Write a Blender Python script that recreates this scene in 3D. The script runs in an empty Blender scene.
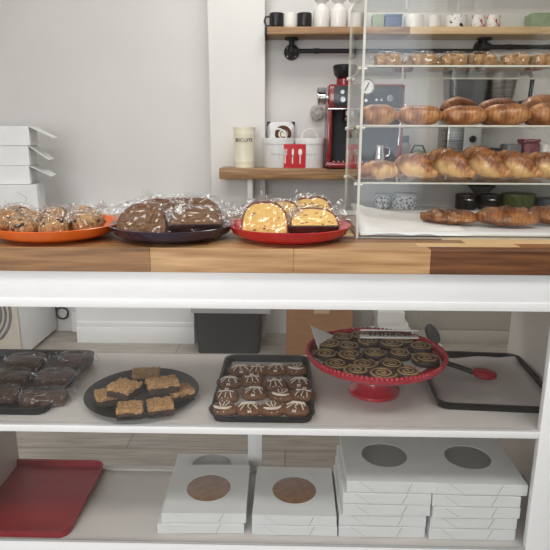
import bpy, bmesh, math, random
from mathutils import Vector, Matrix, Euler, noise
R = math.radians
PI = math.pi
SC = bpy.context.scene
COL = SC.collection

# ------------------------------------------------------------------ camera
FPX, EYE, PITCH, YAW, ROLL = 570.0, 1.15, 13.8, 1.2, 0.2
cam_data = bpy.data.cameras.new('camera')
cam_data.sensor_width = 36.0
cam_data.lens = FPX / 550.0 * 36.0
cam = bpy.data.objects.new('camera', cam_data)
COL.objects.link(cam)
CAMROT = Matrix.Rotation(R(YAW), 3, 'Z') @ Matrix.Rotation(R(90 - PITCH), 3, 'X') @ Matrix.Rotation(R(ROLL), 3, 'Z')
cam.location = (0, 0, EYE)
cam.rotation_euler = CAMROT.to_euler()
cam_data.clip_start = 0.02
SC.camera = cam

# ------------------------------------------------------------------ world, lights, exposure
w = bpy.data.worlds.new('sky')
SC.world = w
w.use_nodes = True
bg = w.node_tree.nodes['Background']
bg.inputs['Color'].default_value = (0.80, 0.88, 1.0, 1)
bg.inputs['Strength'].default_value = 1.5

def area(name, loc, rot, sx, sy, power, col=(1, 1, 1)):
    l = bpy.data.lights.new(name, 'AREA')
    l.shape = 'RECTANGLE'
    l.size, l.size_y, l.energy, l.color = sx, sy, power, col
    o = bpy.data.objects.new(name, l)
    o.location = loc
    o.rotation_euler = rot
    COL.objects.link(o)
    return o

# daylight at the two shop windows in the wall behind the camera, plus unseen fill lights overhead, added for film glints and brightness
area('window_daylight', (-1.35, -2.44, 1.45), (R(90), 0, 0), 1.9, 1.5, 60, (0.985, 0.992, 1.0))
area('window_daylight', (0.93, -2.44, 1.45), (R(90), 0, 0), 0.56, 1.9, 3.2, (0.82, 0.92, 1.0))
area('added_fill_light', (-0.9, 0.35, 2.52), (0, 0, 0), 1.1, 0.5, 18, (1.0, 0.98, 0.955))
area('added_fill_light', (0.9, 0.35, 2.52), (0, 0, 0), 1.1, 0.5, 18, (1.0, 0.98, 0.955))
area('added_fill_light', (0.0, 2.35, 2.52), (0, 0, 0), 1.4, 0.4, 17, (1.0, 0.98, 0.955))

SC.view_settings.view_transform = 'Standard'
SC.view_settings.look = 'None'
SC.view_settings.exposure = -0.06
SC.view_settings.gamma = 1.0
SC.view_settings.use_curve_mapping = False
SC.cycles.transparent_max_bounces = 48
SC.cycles.max_bounces = 14

# ------------------------------------------------------------------ measuring helpers (sight lines cut with real planes)
def ray(px, py):
    return CAMROT @ Vector(((px - 275) / FPX, -(py - 275) / FPX, -1.0))
def atz(px, py, z):
    d = ray(px, py)
    t = (z - EYE) / d.z
    return d.x * t, d.y * t
def aty(px, py, y):
    d = ray(px, py)
    t = y / d.y
    return d.x * t, EYE + d.z * t

# ------------------------------------------------------------------ materials
def lin(v):
    v = v / 255.0
    return v / 12.92 if v <= 0.04045 else ((v + 0.055) / 1.055) ** 2.4
def C(r, g, b):
    return (lin(r), lin(g), lin(b), 1.0)

def mat(name, c1, c2=None, rough=0.5, scale=30.0, stretch=(1, 1, 1), bump=0.0, bscale=None, metal=0.0, coat=0.0,
        detail=4.0, lo=0.35, hi=0.65, spec=0.5, sub=0.0):
    m = bpy.data.materials.new(name)
    m.use_nodes = True
    nt = m.node_tree
    b = nt.nodes['Principled BSDF']
    b.inputs['Roughness'].default_value = rough
    b.inputs['Metallic'].default_value = metal
    b.inputs['Coat Weight'].default_value = coat
    b.inputs['Coat Roughness'].default_value = 0.08
    b.inputs['Specular IOR Level'].default_value = spec
    tc = nt.nodes.new('ShaderNodeTexCoord')
    mp = nt.nodes.new('ShaderNodeMapping')
    mp.inputs['Scale'].default_value = stretch
    nt.links.new(tc.outputs['Object'], mp.inputs['Vector'])
    n = nt.nodes.new('ShaderNodeTexNoise')
    n.inputs['Scale'].default_value = scale
    n.inputs['Detail'].default_value = detail
    nt.links.new(mp.outputs[0], n.inputs['Vector'])
    r = nt.nodes.new('ShaderNodeValToRGB')
    r.color_ramp.elements[0].position = lo
    r.color_ramp.elements[1].position = hi
    r.color_ramp.elements[0].color = c1
    r.color_ramp.elements[1].color = c2 or c1
    nt.links.new(n.outputs['Fac'], r.inputs[0])
    nt.links.new(r.outputs[0], b.inputs['Base Color'])
    if bump:
        n2 = nt.nodes.new('ShaderNodeTexNoise')
        n2.inputs['Scale'].default_value = bscale or scale * 2
        n2.inputs['Detail'].default_value = 5
        nt.links.new(mp.outputs[0], n2.inputs['Vector'])
        bp = nt.nodes.new('ShaderNodeBump')
        bp.inputs['Strength'].default_value = bump
        bp.inputs['Distance'].default_value = 0.004
        nt.links.new(n2.outputs['Fac'], bp.inputs['Height'])
        nt.links.new(bp.outputs[0], b.inputs['Normal'])
    return m

def clear(name, tint=(1, 1, 1, 1), base=0.04, gain=0.9, rough=0.02, crinkle=0.0, cscale=120.0, haze=0.0):
    """see-through sheet: straight transmission plus a mirror share that grows towards grazing"""
    m = bpy.data.materials.new(name)
    m.use_nodes = True
    nt = m.node_tree
    nt.nodes.remove(nt.nodes['Principled BSDF'])
    out = nt.nodes['Material Output']
    tr = nt.nodes.new('ShaderNodeBsdfTransparent')
    tr.inputs['Color'].default_value = tint
    gl = nt.nodes.new('ShaderNodeBsdfGlossy')
    gl.inputs['Roughness'].default_value = rough
    lw = nt.nodes.new('ShaderNodeLayerWeight')
    lw.inputs['Blend'].default_value = 0.5
    p = nt.nodes.new('ShaderNodeMath'); p.operation = 'POWER'; p.inputs[1].default_value = 4.0
    a = nt.nodes.new('ShaderNodeMath'); a.operation = 'MULTIPLY_ADD'
    a.inputs[1].default_value = gain; a.inputs[2].default_value = base
    nt.links.new(lw.outputs['Facing'], p.inputs[0])
    nt.links.new(p.outputs[0], a.inputs[0])
    src = tr.outputs[0]
    if haze:
        df = nt.nodes.new('ShaderNodeBsdfDiffuse'); df.inputs['Color'].default_value = (.9, .9, .9, 1)
        mh = nt.nodes.new('ShaderNodeMixShader'); mh.inputs[0].default_value = haze
        nt.links.new(tr.outputs[0], mh.inputs[1]); nt.links.new(df.outputs[0], mh.inputs[2])
        src = mh.outputs[0]
    mx = nt.nodes.new('ShaderNodeMixShader')
    nt.links.new(a.outputs[0], mx.inputs[0])
    nt.links.new(src, mx.inputs[1])
    nt.links.new(gl.outputs[0], mx.inputs[2])
    nt.links.new(mx.outputs[0], out.inputs['Surface'])
    if crinkle:
        tc = nt.nodes.new('ShaderNodeTexCoord')
        n2 = nt.nodes.new('ShaderNodeTexNoise')
        n2.inputs['Scale'].default_value = cscale
        n2.inputs['Detail'].default_value = 3
        n2.inputs['Distortion'].default_value = 1.2
        nt.links.new(tc.outputs['Object'], n2.inputs['Vector'])
        bp = nt.nodes.new('ShaderNodeBump')
        bp.inputs['Strength'].default_value = crinkle
        bp.inputs['Distance'].default_value = 0.006
        nt.links.new(n2.outputs['Fac'], bp.inputs['Height'])
        nt.links.new(bp.outputs[0], gl.inputs['Normal'])
    return m

def wood(name, c1, c2, c3=None):
    m = mat(name, c1, c2, rough=0.42, scale=7.0, stretch=(0.7, 13, 13), bump=0.06, bscale=14, detail=8, lo=0.28, hi=0.70)
    return m

MT = {}
MT['wall'] = mat('wall_paint', C(216, 214, 211), C(220, 218, 215), rough=0.85, scale=3, bump=0.03, bscale=300)
MT['column'] = mat('column_paint', C(224, 222, 218), C(227, 225, 221), rough=0.8, scale=3, bump=0.03, bscale=300)
MT['ceiling'] = mat('ceiling_paint', C(240, 239, 236), rough=0.9)
MT['lacquer'] = mat('white_lacquer', C(234, 234, 234), C(238, 238, 238), rough=0.38, scale=4)
MT['shelf'] = mat('white_laminate', C(208, 203, 198), C(212, 207, 202), rough=0.35, scale=6)
MT['enamel'] = mat('white_enamel', C(236, 238, 240), rough=0.3)
MT['woodA'] = wood('acacia_mid', C(104, 70, 42), C(174, 130, 86))
MT['woodB'] = wood('acacia_light', C(152, 112, 70), C(206, 167, 120))
MT['woodC'] = wood('acacia_dark', C(64, 38, 22), C(134, 86, 50))
MT['woodD'] = wood('acacia_red', C(128, 78, 40), C(172, 114, 62))
MT['woodE'] = wood('acacia_pale', C(206, 168, 112), C(228, 196, 146))
MT['woodS'] = wood('shelf_wood', C(118, 84, 52), C(178, 138, 94))
MT['woodT'] = wood('shelf_wood_pale', C(196, 164, 120), C(222, 192, 148))
MT['black'] = mat('black_enamel', C(22, 22, 24), C(30, 30, 32), rough=0.3)
MT['blackm'] = mat('black_matt', C(26, 26, 28), C(34, 34, 36), rough=0.6, bump=0.05)
MT['pan'] = mat('pan_black', C(20, 21, 23), C(28, 29, 31), rough=0.4, spec=0.25)
MT['chrome'] = mat('chrome', C(215, 215, 218), rough=0.15, metal=1.0)
MT['steel'] = mat('brushed_steel', C(120, 119, 117), C(176, 174, 171), rough=0.28, metal=1.0, scale=8, stretch=(1, 1, 30))
MT['redm'] = mat('red_gloss', C(122, 12, 22), C(132, 16, 26), rough=0.25, coat=0.5)
MT['redtray'] = mat('red_tray', C(142, 14, 32), C(150, 18, 36), rough=0.4, bump=0.04, bscale=500)
MT['redplate'] = mat('red_glaze', C(186, 26, 34), C(194, 32, 40), rough=0.25, coat=0.4)
MT['redstand'] = mat('red_stand_glaze', C(170, 26, 46), C(178, 32, 52), rough=0.22, coat=0.5)
MT['orange'] = mat('orange_glaze', C(232, 104, 34), C(238, 112, 40), rough=0.25, coat=0.4)
MT['purple'] = mat('purple_glaze', C(40, 26, 50), C(48, 32, 58), rough=0.22, coat=0.5)
MT['card'] = mat('white_card', C(226, 227, 226), C(231, 232, 231), rough=0.6, scale=10)
MT['cardin'] = mat('box_inside', C(60, 54, 48), rough=0.9)
MT['kraft'] = mat('brown_cardboard', C(150, 108, 76), C(160, 118, 84), rough=0.8, scale=12, stretch=(1, 1, 6))
MT['tape'] = mat('packing_tape', C(190, 168, 140), rough=0.4)
MT['paper'] = mat('baking_paper', C(240, 240, 240), C(246, 246, 246), rough=0.7, scale=8)
MT['paperg'] = mat('baking_paper_grey', C(176, 172, 170), C(186, 182, 180), rough=0.6, scale=8, bump=0.15, bscale=18)
MT['crumb'] = mat('bread_crumb', C(86, 58, 36), C(134, 96, 60), rough=0.9, scale=160, bump=0.5, bscale=300)
MT['crust'] = mat('dark_crust', C(42, 22, 20), C(66, 36, 26), rough=0.55, scale=60, bump=0.3)
MT['breadtop'] = mat('bread_top_crust', C(86, 52, 34), C(120, 76, 50), rough=0.7, scale=80, bump=0.4)
MT['cake'] = mat('yellow_cake', C(222, 178, 96), C(236, 198, 122), rough=0.9, scale=120, bump=0.5, bscale=260)
MT['cherry'] = mat('fruit_bits', C(120, 30, 30), C(90, 26, 24), rough=0.5)
MT['cakecrust'] = mat('cake_crust', C(92, 36, 26), C(128, 62, 34), rough=0.6, scale=60, bump=0.3)
MT['oat'] = mat('oat_ball', C(112, 72, 40), C(190, 148, 98), rough=0.85, scale=95, bump=0.9, bscale=190, lo=0.3, hi=0.6)
MT['raisin'] = mat('raisin', C(34, 22, 22), C(52, 34, 30), rough=0.5)
MT['choc'] = mat('chocolate_cake', C(64, 36, 26), C(88, 52, 38), rough=0.65, scale=60, bump=0.5, bscale=120)
MT['ginger'] = mat('gingerbread', C(104, 68, 46), C(132, 90, 62), rough=0.55, scale=40, bump=0.3)
MT['icing'] = mat('white_icing', C(235, 224, 208), rough=0.5)
MT['barcrumb'] = mat('crumble_top', C(150, 104, 60), C(216, 172, 118), rough=0.9, scale=260, bump=1.0, bscale=420, lo=0.3, hi=0.6)
MT['barfill'] = mat('date_filling', C(44, 28, 20), C(66, 44, 30), rough=0.55, scale=60, bump=0.4)
MT['roll'] = mat('cinnamon_dough_dark', C(46, 28, 24), C(66, 42, 32), rough=0.55, scale=50, bump=0.3)
MT['swirl'] = mat('swirl_dough', C(140, 112, 76), C(172, 142, 100), rough=0.6, scale=60)
MT['pie'] = mat('pie_filling', C(156, 104, 68), C(190, 138, 92), rough=0.6, scale=50, bump=0.4)
MT['piecrust'] = mat('pie_crust', C(176, 124, 72), C(204, 154, 98), rough=0.7, scale=40, bump=0.3)
MT['rubber'] = mat('red_silicone', C(150, 14, 30), rough=0.4)
MT['wash'] = mat('appliance_front_lit', C(198, 190, 178), C(204, 196, 184), rough=0.45)  # beige light on the white machine's front, put into the colour
MT['tin'] = mat('cream_enamel', C(232, 224, 200), C(236, 229, 206), rough=0.35, scale=5)
MT['tinw'] = mat('white_tin', C(214, 214, 212), C(222, 222, 220), rough=0.4, scale=5)
MT['ink'] = mat('grey_ink', C(90, 84, 78), rough=0.7)
MT['inkb'] = mat('brown_ink', C(84, 48, 34), rough=0.7)
MT['foil'] = mat('silver_bag', C(196, 196, 196), C(222, 222, 222), rough=0.35, metal=0.3, scale=14, bump=0.3, bscale=30)
MT['white'] = mat('plain_white', C(238, 236, 232), rough=0.5)
MT['porc'] = mat('white_porcelain', C(226, 224, 218), rough=0.22, coat=0.3)
MT['grey'] = mat('mid_grey', C(110, 110, 112), C(124, 124, 126), rough=0.5)
MT['dgrey'] = mat('dark_grey_cloth', C(62, 62, 64), C(76, 76, 78), rough=0.9, bump=0.3)
MT['lidgrey'] = mat('grey_plastic', C(168, 168, 168), rough=0.45)
MT['blue'] = mat('blue_tin', C(60, 78, 118), C(78, 96, 132), rough=0.4, scale=40)
MT['green'] = mat('sage_tin', C(134, 150, 120), C(150, 166, 134), rough=0.4, scale=30)
MT['olive'] = mat('olive_enamel', C(74, 84, 46), C(98, 108, 62), rough=0.35, scale=60)
MT['maroon'] = mat('maroon', C(116, 34, 50), rough=0.35)
MT['floral'] = mat('floral_white', C(232, 228, 222), C(170, 40, 50), rough=0.3, scale=45, detail=1, lo=0.58, hi=0.62)
MT['spot'] = mat('spotted_white', C(230, 228, 224), C(52, 50, 52), rough=0.3, scale=55, detail=1, lo=0.6, hi=0.64)
MT['spotg'] = mat('spotted_silver', C(206, 208, 210), C(96, 100, 106), rough=0.3, scale=85, detail=0, lo=0.5, hi=0.54)
MT['glass'] = clear('shop_glass', (0.985, 0.989, 0.986, 1), base=0.03)
MT['acrylic'] = clear('clear_acrylic', (0.985, 0.985, 0.975, 1), base=0.03, gain=0.5)
MT['edge'] = mat('acrylic_edge', C(204, 202, 190), C(214, 212, 201), rough=0.25)  # bright glow of the cut edges, put into a pale colour
MT['film'] = clear('cellophane', (0.99, 0.99, 0.99, 1), base=0.07, gain=0.6, rough=0.05)
MT['bagfilm'] = clear('bag_film', (0.985, 0.985, 0.985, 1), base=0.055, gain=0.6, rough=0.05)
MT['window_film'] = clear('box_window_film', (0.9, 0.9, 0.9, 1), base=0.04, rough=0.1, haze=0.07)
MT['window_film_clear'] = clear('box_window_film_clear', (0.94, 0.94, 0.94, 1), base=0.035, rough=0.08)
MT['tub'] = clear('clear_tub', (0.70, 0.71, 0.73, 1), base=0.06, rough=0.1, haze=0.06)

def pastry_mat(name, dark, mid, pale, bands=60.0, flank=False):
    m = bpy.data.materials.new(name)
    m.use_nodes = True
    nt = m.node_tree
    b = nt.nodes['Principled BSDF']
    b.inputs['Roughness'].default_value = 0.38
    b.inputs['Coat Weight'].default_value = 0.3
    b.inputs['Coat Roughness'].default_value = 0.25
    tc = nt.nodes.new('ShaderNodeTexCoord')
    n = nt.nodes.new('ShaderNodeTexNoise'); n.inputs['Scale'].default_value = 26; n.inputs['Detail'].default_value = 6
    nt.links.new(tc.outputs['Object'], n.inputs['Vector'])
    wv = nt.nodes.new('ShaderNodeTexWave'); wv.inputs['Scale'].default_value = bands; wv.inputs['Distortion'].default_value = 6
    wv.inputs['Detail'].default_value = 3; wv.inputs['Detail Scale'].default_value = 1.2
    nt.links.new(tc.outputs['Object'], wv.inputs['Vector'])
    mx = nt.nodes.new('ShaderNodeMath'); mx.operation = 'MULTIPLY_ADD'; mx.inputs[1].default_value = 0.08
    nt.links.new(wv.outputs['Fac'], mx.inputs[0]); nt.links.new(n.outputs['Fac'], mx.inputs[2])
    r = nt.nodes.new('ShaderNodeValToRGB')
    r.color_ramp.elements[0].position = 0.36; r.color_ramp.elements[0].color = dark
    r.color_ramp.elements[1].position = 0.70; r.color_ramp.elements[1].color = pale
    e = r.color_ramp.elements.new(0.53); e.color = mid
    nt.links.new(mx.outputs[0], r.inputs[0]); nt.links.new(r.outputs[0], b.inputs['Base Color'])
    if flank:       # dough that stayed pale where it lay against its neighbour in the oven
        dt = nt.nodes.new('ShaderNodeVectorMath'); dt.operation = 'DOT_PRODUCT'
        dt.inputs[1].default_value = (6.0, -34.0, -16.0)
        nt.links.new(tc.outputs['Object'], dt.inputs[0])
        ad = nt.nodes.new('ShaderNodeMath'); ad.operation = 'MULTIPLY_ADD'; ad.inputs[1].default_value = 0.9
        nt.links.new(n.outputs['Fac'], ad.inputs[0]); nt.links.new(dt.outputs['Value'], ad.inputs[2])
        mr = nt.nodes.new('ShaderNodeMapRange'); mr.inputs['From Min'].default_value = 0.74; mr.inputs['From Max'].default_value = 1.10
        nt.links.new(ad.outputs[0], mr.inputs['Value'])
        mc = nt.nodes.new('ShaderNodeMix'); mc.data_type = 'RGBA'
        mc.inputs['B'].default_value = C(228, 190, 134)
        nt.links.new(mr.outputs['Result'], mc.inputs['Factor']); nt.links.new(r.outputs[0], mc.inputs['A'])
        nt.links.new(mc.outputs['Result'], b.inputs['Base Color'])
    bp = nt.nodes.new('ShaderNodeBump'); bp.inputs['Strength'].default_value = 0.6; bp.inputs['Distance'].default_value = 0.005
    nt.links.new(mx.outputs[0], bp.inputs['Height']); nt.links.new(bp.outputs[0], b.inputs['Normal'])
    return m
MT['past'] = pastry_mat('golden_pastry', C(104, 58, 30), C(158, 102, 56), C(206, 152, 98), 34)
MT['past2'] = pastry_mat('deep_baked_pastry', C(88, 48, 26), C(136, 84, 48), C(184, 128, 80), 34)
MT['pastp'] = pastry_mat('golden_pastry_pale_flank', C(104, 58, 30), C(158, 102, 56), C(206, 152, 98), 34, True)
MT['pale'] = mat('pale_dough', C(214, 172, 116), C(232, 196, 144), rough=0.6, scale=30, bump=0.2)

# floor planks
def floor_mat():
    m = mat('grey_oak_vinyl', C(150, 142, 132), C(178, 170, 160), rough=0.45, scale=4.5, stretch=(1.2, 14, 1), detail=7)
    nt = m.node_tree
    b = nt.nodes['Principled BSDF']
    tc = nt.nodes.new('ShaderNodeTexCoord')
    br = nt.nodes.new('ShaderNodeTexBrick')
    br.inputs['Scale'].default_value = 1.0
    br.inputs['Brick Width'].default_value = 1.2
    br.inputs['Row Height'].default_value = 0.16
    br.inputs['Mortar Size'].default_value = 0.0025
    br.inputs['Color1'].default_value = (0.9, 0.9, 0.9, 1)
    br.inputs['Color2'].default_value = (1, 1, 1, 1)
    br.inputs['Mortar'].default_value = (0.5, 0.5, 0.5, 1)
    nt.links.new(tc.outputs['Object'], br.inputs['Vector'])
    mx = nt.nodes.new('ShaderNodeMix'); mx.data_type = 'RGBA'; mx.blend_type = 'MULTIPLY'
    mx.inputs['Factor'].default_value = 1.0
    old = b.inputs['Base Color'].links[0].from_socket
    nt.links.new(old, mx.inputs['A']); nt.links.new(br.outputs['Color'], mx.inputs['B'])
    nt.links.new(mx.outputs['Result'], b.inputs['Base Color'])
    return m
MT['floor'] = floor_mat()

# ------------------------------------------------------------------ object helpers
def obj(name, bm, m, parent=None, loc=(0, 0, 0), rot=(0, 0, 0), smooth=True, recalc=True):
    if recalc:
        bmesh.ops.recalc_face_normals(bm, faces=bm.faces[:])
    me = bpy.data.meshes.new(name)
    if smooth:
        for f in bm.faces:
            f.smooth = True
    bm.to_mesh(me)
    bm.free()
    if smooth:
        me.set_sharp_from_angle(angle=R(60 if name == 'wrapper' else 38))
    for x in (m if isinstance(m, (list, tuple)) else [m]):
        me.materials.append(x)
    o = bpy.data.objects.new(name, me)
    o.location = loc
    o.rotation_euler = rot
    COL.objects.link(o)
    if parent:
        o.parent = parent
    return o

def thing(name, label, cat, loc=(0, 0, 0), rot=(0, 0, 0), group=None):
    o = bpy.data.objects.new(name, None)
    o.empty_display_size = 0.02
    o.location = loc
    o.rotation_euler = rot
    COL.objects.link(o)
    return tag(o, label, cat, group)
def tag(o, label, cat, group=None):
    o['label'] = label
    o['category'] = cat
    if group:
        o['group'] = group
    return o
def struct(o):
    o['kind'] = 'structure'
    return o
def children(o):
    return [c for c in COL.objects if c.parent == o]
def dup(root, loc, rot=None, label=None, scale=None):
    c = root.copy()
    COL.objects.link(c)
    c.location = loc
    if rot is not None:
        c.rotation_euler = rot
    if scale is not None:
        c.scale = scale
    if label:
        c['label'] = label
    def kids(a, b):
        for ch in children(a):
            d = ch.copy()
            COL.objects.link(d)
            d.parent = b
            kids(ch, d)
    kids(root, c)
    return c

def new():
    return bmesh.new()
def box(bm, x0, x1, y0, y1, z0, z1, bev=0.0, mi=0, segs=2):
    r = bmesh.ops.create_cube(bm, size=1)
    vs = r['verts']
    for v in vs:
        v.co = Vector(((x0 + x1) / 2 + v.co.x * (x1 - x0), (y0 + y1) / 2 + v.co.y * (y1 - y0), (z0 + z1) / 2 + v.co.z * (z1 - z0)))
    fs = set(f for v in vs for f in v.link_faces)
    for f in fs:
        f.material_index = mi
    if bev:
        es = list(set(e for v in vs for e in v.link_edges))
        r = bmesh.ops.bevel(bm, geom=es, offset=bev, segments=segs, affect='EDGES', profile=0.5)
        for f in r['faces']:
            f.material_index = mi
    return bm
def lathe(bm, prof, n=40, cx=0, cy=0, sx=1, sy=1, mi=0):
    rings = []
    for (r, z) in prof:
        if r <= 1e-6:
            rings.append([bm.verts.new((cx, cy, z))])
        else:
            rings.append([bm.verts.new((cx + sx * r * math.cos(2 * PI * k / n), cy + sy * r * math.sin(2 * PI * k / n), z)) for k in range(n)])
    for a, b in zip(rings, rings[1:]):
        skin(bm, a, b, mi)
    return bm
def skin(bm, a, b, mi=0):
    n = max(len(a), len(b))
    if len(a) == 1 and len(b) == 1:
        return
    for k in range(n):
        k2 = (k + 1) % n
        if len(a) == 1:
            f = bm.faces.new((a[0], b[k], b[k2]))
        elif len(b) == 1:
            f = bm.faces.new((a[k], a[k2], b[0]))
        else:
            f = bm.faces.new((a[k], a[k2], b[k2], b[k]))
        f.material_index = mi
def loft(bm, loops, cap0=True, cap1=True, mi=0):
    rs = [[bm.verts.new(p) for p in L] for L in loops]
    for a, b in zip(rs, rs[1:]):
        skin(bm, a, b, mi)
    if cap0:
        f = bm.faces.new(rs[0][::-1]); f.material_index = mi
    if cap1:
        f = bm.faces.new(rs[-1]); f.material_index = mi
    return rs
def tube(bm, pts, r, n=10, closed=False, mi=0, cap=True):
    pts = [Vector(p) for p in pts]
    loops = []
    N = len(pts)
    up = None
    for i, p in enumerate(pts):
        if closed:
            t = (pts[(i + 1) % N] - pts[i - 1]).normalized()
        else:
            t = (pts[min(i + 1, N - 1)] - pts[max(i - 1, 0)]).normalized()
        if up is None:
            up = Vector((0, 0, 1)) if abs(t.z) < 0.9 else Vector((1, 0, 0))
        u = t.cross(up)
        if u.length < 1e-5:
            u = t.cross(Vector((0, 1, 0)))
        u.normalize()
        v = u.cross(t).normalized()
        up = v
        rr = r[i] if isinstance(r, (list, tuple)) else r
        loops.append([p + rr * (math.cos(2 * PI * k / n) * u + math.sin(2 * PI * k / n) * v) for k in range(n)])
    if closed:
        rs = [[bm.verts.new(q) for q in L] for L in loops]
        for i in range(N):
            skin(bm, rs[i], rs[(i + 1) % N], mi)
    else:
        loft(bm, loops, cap, cap, mi)
    return bm
def rrect(wx, wy, r, z, n=6, cx=0, cy=0):
    pts = []
    for (sx, sy, a0) in ((1, 1, 0), (-1, 1, 90), (-1, -1, 180), (1, -1, 270)):
        for k in range(n + 1):
            a = R(a0 + 90 * k / n)
            pts.append(Vector((cx + sx * (wx / 2 - r) + r * math.cos(a), cy + sy * (wy / 2 - r) + r * math.sin(a), z)))
    return pts
def nz(p, f, seed=0.0):
    return noise.noise(Vector((p[0] * f + seed * 7.13, p[1] * f + seed * 3.7, p[2] * f - seed * 5.1)))
def sphere(bm, c, rx, ry, rz, u=16, v=10, mi=0):
    r = bmesh.ops.create_uvsphere(bm, u_segments=u, v_segments=v, radius=1)
    for q in r['verts']:
        q.co = Vector((c[0] + q.co.x * rx, c[1] + q.co.y * ry, c[2] + q.co.z * rz))
    for f in set(f for q in r['verts'] for f in q.link_faces):
        f.material_index = mi
    return r['verts']
def sphere_bm(c, rx, ry, rz):
    bm = new()
    sphere(bm, c, rx, ry, rz, 14, 10)
    return bm
def cyl(bm, c, r, h, axis='z', n=24, r2=None, mi=0, bev=0.0):
    """cylinder centred on c along an axis"""
    r2 = r if r2 is None else r2
    prof = [(0, -h / 2), (r - bev, -h / 2), (r, -h / 2 + bev), (r2, h / 2 - bev), (r2 - bev, h / 2), (0, h / 2)] if bev else \
           [(0, -h / 2), (r, -h / 2), (r2, h / 2), (0, h / 2)]
    st = len(bm.verts)
    lathe(bm, prof, n, mi=mi)
    bm.verts.ensure_lookup_table()
    for q in bm.verts[st:]:
        x, y, z = q.co
        if axis == 'y':
            q.co = Vector((x, z, y))
        elif axis == 'x':
            q.co = Vector((z, x, y))
        q.co += Vector(c)
    return bm
def text_mesh(name, body, size, m, parent, loc, rot, extrude=0.0004, width=None):
    cu = bpy.data.curves.new(name, 'FONT')
    cu.body = body
    cu.size = size
    cu.align_x = 'CENTER'
    cu.align_y = 'CENTER'
    cu.extrude = extrude
    t = bpy.data.objects.new(name, cu)
    COL.objects.link(t)
    dg = bpy.context.evaluated_depsgraph_get()
    me = bpy.data.meshes.new_from_object(t.evaluated_get(dg))
    bpy.data.objects.remove(t)
    me.materials.clear()
    me.materials.append(m)
    o = bpy.data.objects.new(name, me)
    COL.objects.link(o)
    o.location = loc
    o.rotation_euler = rot
    if parent:
        o.parent = parent
    return o

def film(sx, sy, sz, c=(0, 0, 0), seed=0, amp=0.006, e=0.55, u=64, v=34, tails=(), zmin=None):
    """crumpled cellophane bag around a thing; tails = list of (origin, direction, length, width)"""
    bm = new()
    def sp(x):
        return math.copysign(abs(x) ** e, x)
    rows = []
    for j in range(v + 1):
        th = -PI / 2 + PI * j / v
        if j in (0, v):
            rows.append([bm.verts.new((c[0], c[1], c[2] + sz * (1 if j else -1)))])
            continue
        row = []
        for i in range(u):
            ph = 2 * PI * i / u
            d = Vector((sp(math.cos(th)) * sp(math.cos(ph)), sp(math.cos(th)) * sp(math.sin(ph)), sp(math.sin(th))))
            p = Vector((d.x * sx, d.y * sy, d.z * sz)) + Vector(c)
            q = p + Vector((nz(p, 30, seed + 9), nz(p, 30, seed + 8), nz(p, 30, seed + 7))) * 0.02
            k = max(0, 1 - abs(nz(q, 46, seed)) * 3.0) * 0.8 + max(0, 1 - abs(nz(q, 100, seed + 3)) * 3.0) * 0.55 + 0.25 * nz(q, 220, seed)
            p += d.normalized() * amp * k
            if zmin is not None and p.z < zmin:
                p.z = zmin
            row.append(bm.verts.new(p))
        rows.append(row)
    for a, b in zip(rows, rows[1:]):
        skin(bm, a, b)
    rnd = random.Random(seed * 13 + 5)
    for (o, d, L, W) in tails:
        o, d = Vector(o), Vector(d).normalized()
        s = d.cross(Vector((0, 0, 1)))
        if s.length < 0.2:
            s = Vector((1, 0, 0))
        s.normalize()
        nrm = s.cross(d).normalized()
        A, B = 12, 22
        g = []
        for a in range(A):
            t = a / (A - 1)
            row = []
            for b_ in range(B):
                q = (b_ / (B - 1) - 0.5)
                wd = W * (0.25 + 0.75 * t)
                p = o + d * L * t * (1 + 0.15 * math.cos(5 * q)) + s * wd * q
                p += nrm * (0.009 * math.sin(b_ * 1.05 + seed + 1.5 * t) * (0.35 + t) + 0.006 * (1 - 2.6 * abs(nz(p, 70, seed))))
                row.append(bm.verts.new(p))
            g.append(row)
        for a in range(A - 1):
            for b_ in range(B - 1):
                bm.faces.new((g[a][b_], g[a][b_ + 1], g[a + 1][b_ + 1], g[a + 1][b_]))
    return bm

# ================================================================== THE SETTING
X0, X1, Y0, Y1, ZC = -2.6, 2.8, -2.5, 3.23, 2.6
struct(obj('floor', box(new(), X0, X1, Y0, Y1, -0.05, 0), MT['floor'], smooth=False))
struct(obj('ceiling', box(new(), X0, X1, Y0, Y1, ZC, ZC + 0.05), MT['ceiling'], smooth=False))
struct(obj('wall_back', box(new(), X0, X1, Y1, Y1 + 0.1, 0, ZC), MT['wall'], smooth=False))
struct(obj('wall_left', box(new(), X0 - 0.1, X0, Y0, Y1, 0, ZC), MT['wall'], smooth=False))
struct(obj('wall_right', box(new(), X1, X1 + 0.1, Y0, Y1, 0, ZC), MT['wall'], smooth=False))
bm = new()      # front wall with two window openings
WX = ((-2.35, -0.35, 0.66, 2.24), (0.62, 1.24, 0.45, 2.45))
YF = (Y0 - 0.1, Y0)
box(bm, X0, WX[0][0], *YF, 0, ZC); box(bm, WX[0][1], WX[1][0], *YF, 0, ZC); box(bm, WX[1][1], X1, *YF, 0, ZC)
for a in WX:
    box(bm, a[0], a[1], *YF, 0, a[2]); box(bm, a[0], a[1], *YF, a[3], ZC)
struct(obj('wall_front', bm, mat('front_wall_paint', C(92, 90, 88), C(98, 96, 94), rough=0.85), smooth=False))  # unseen wall, toned dark to cut haze in glass reflections
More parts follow.
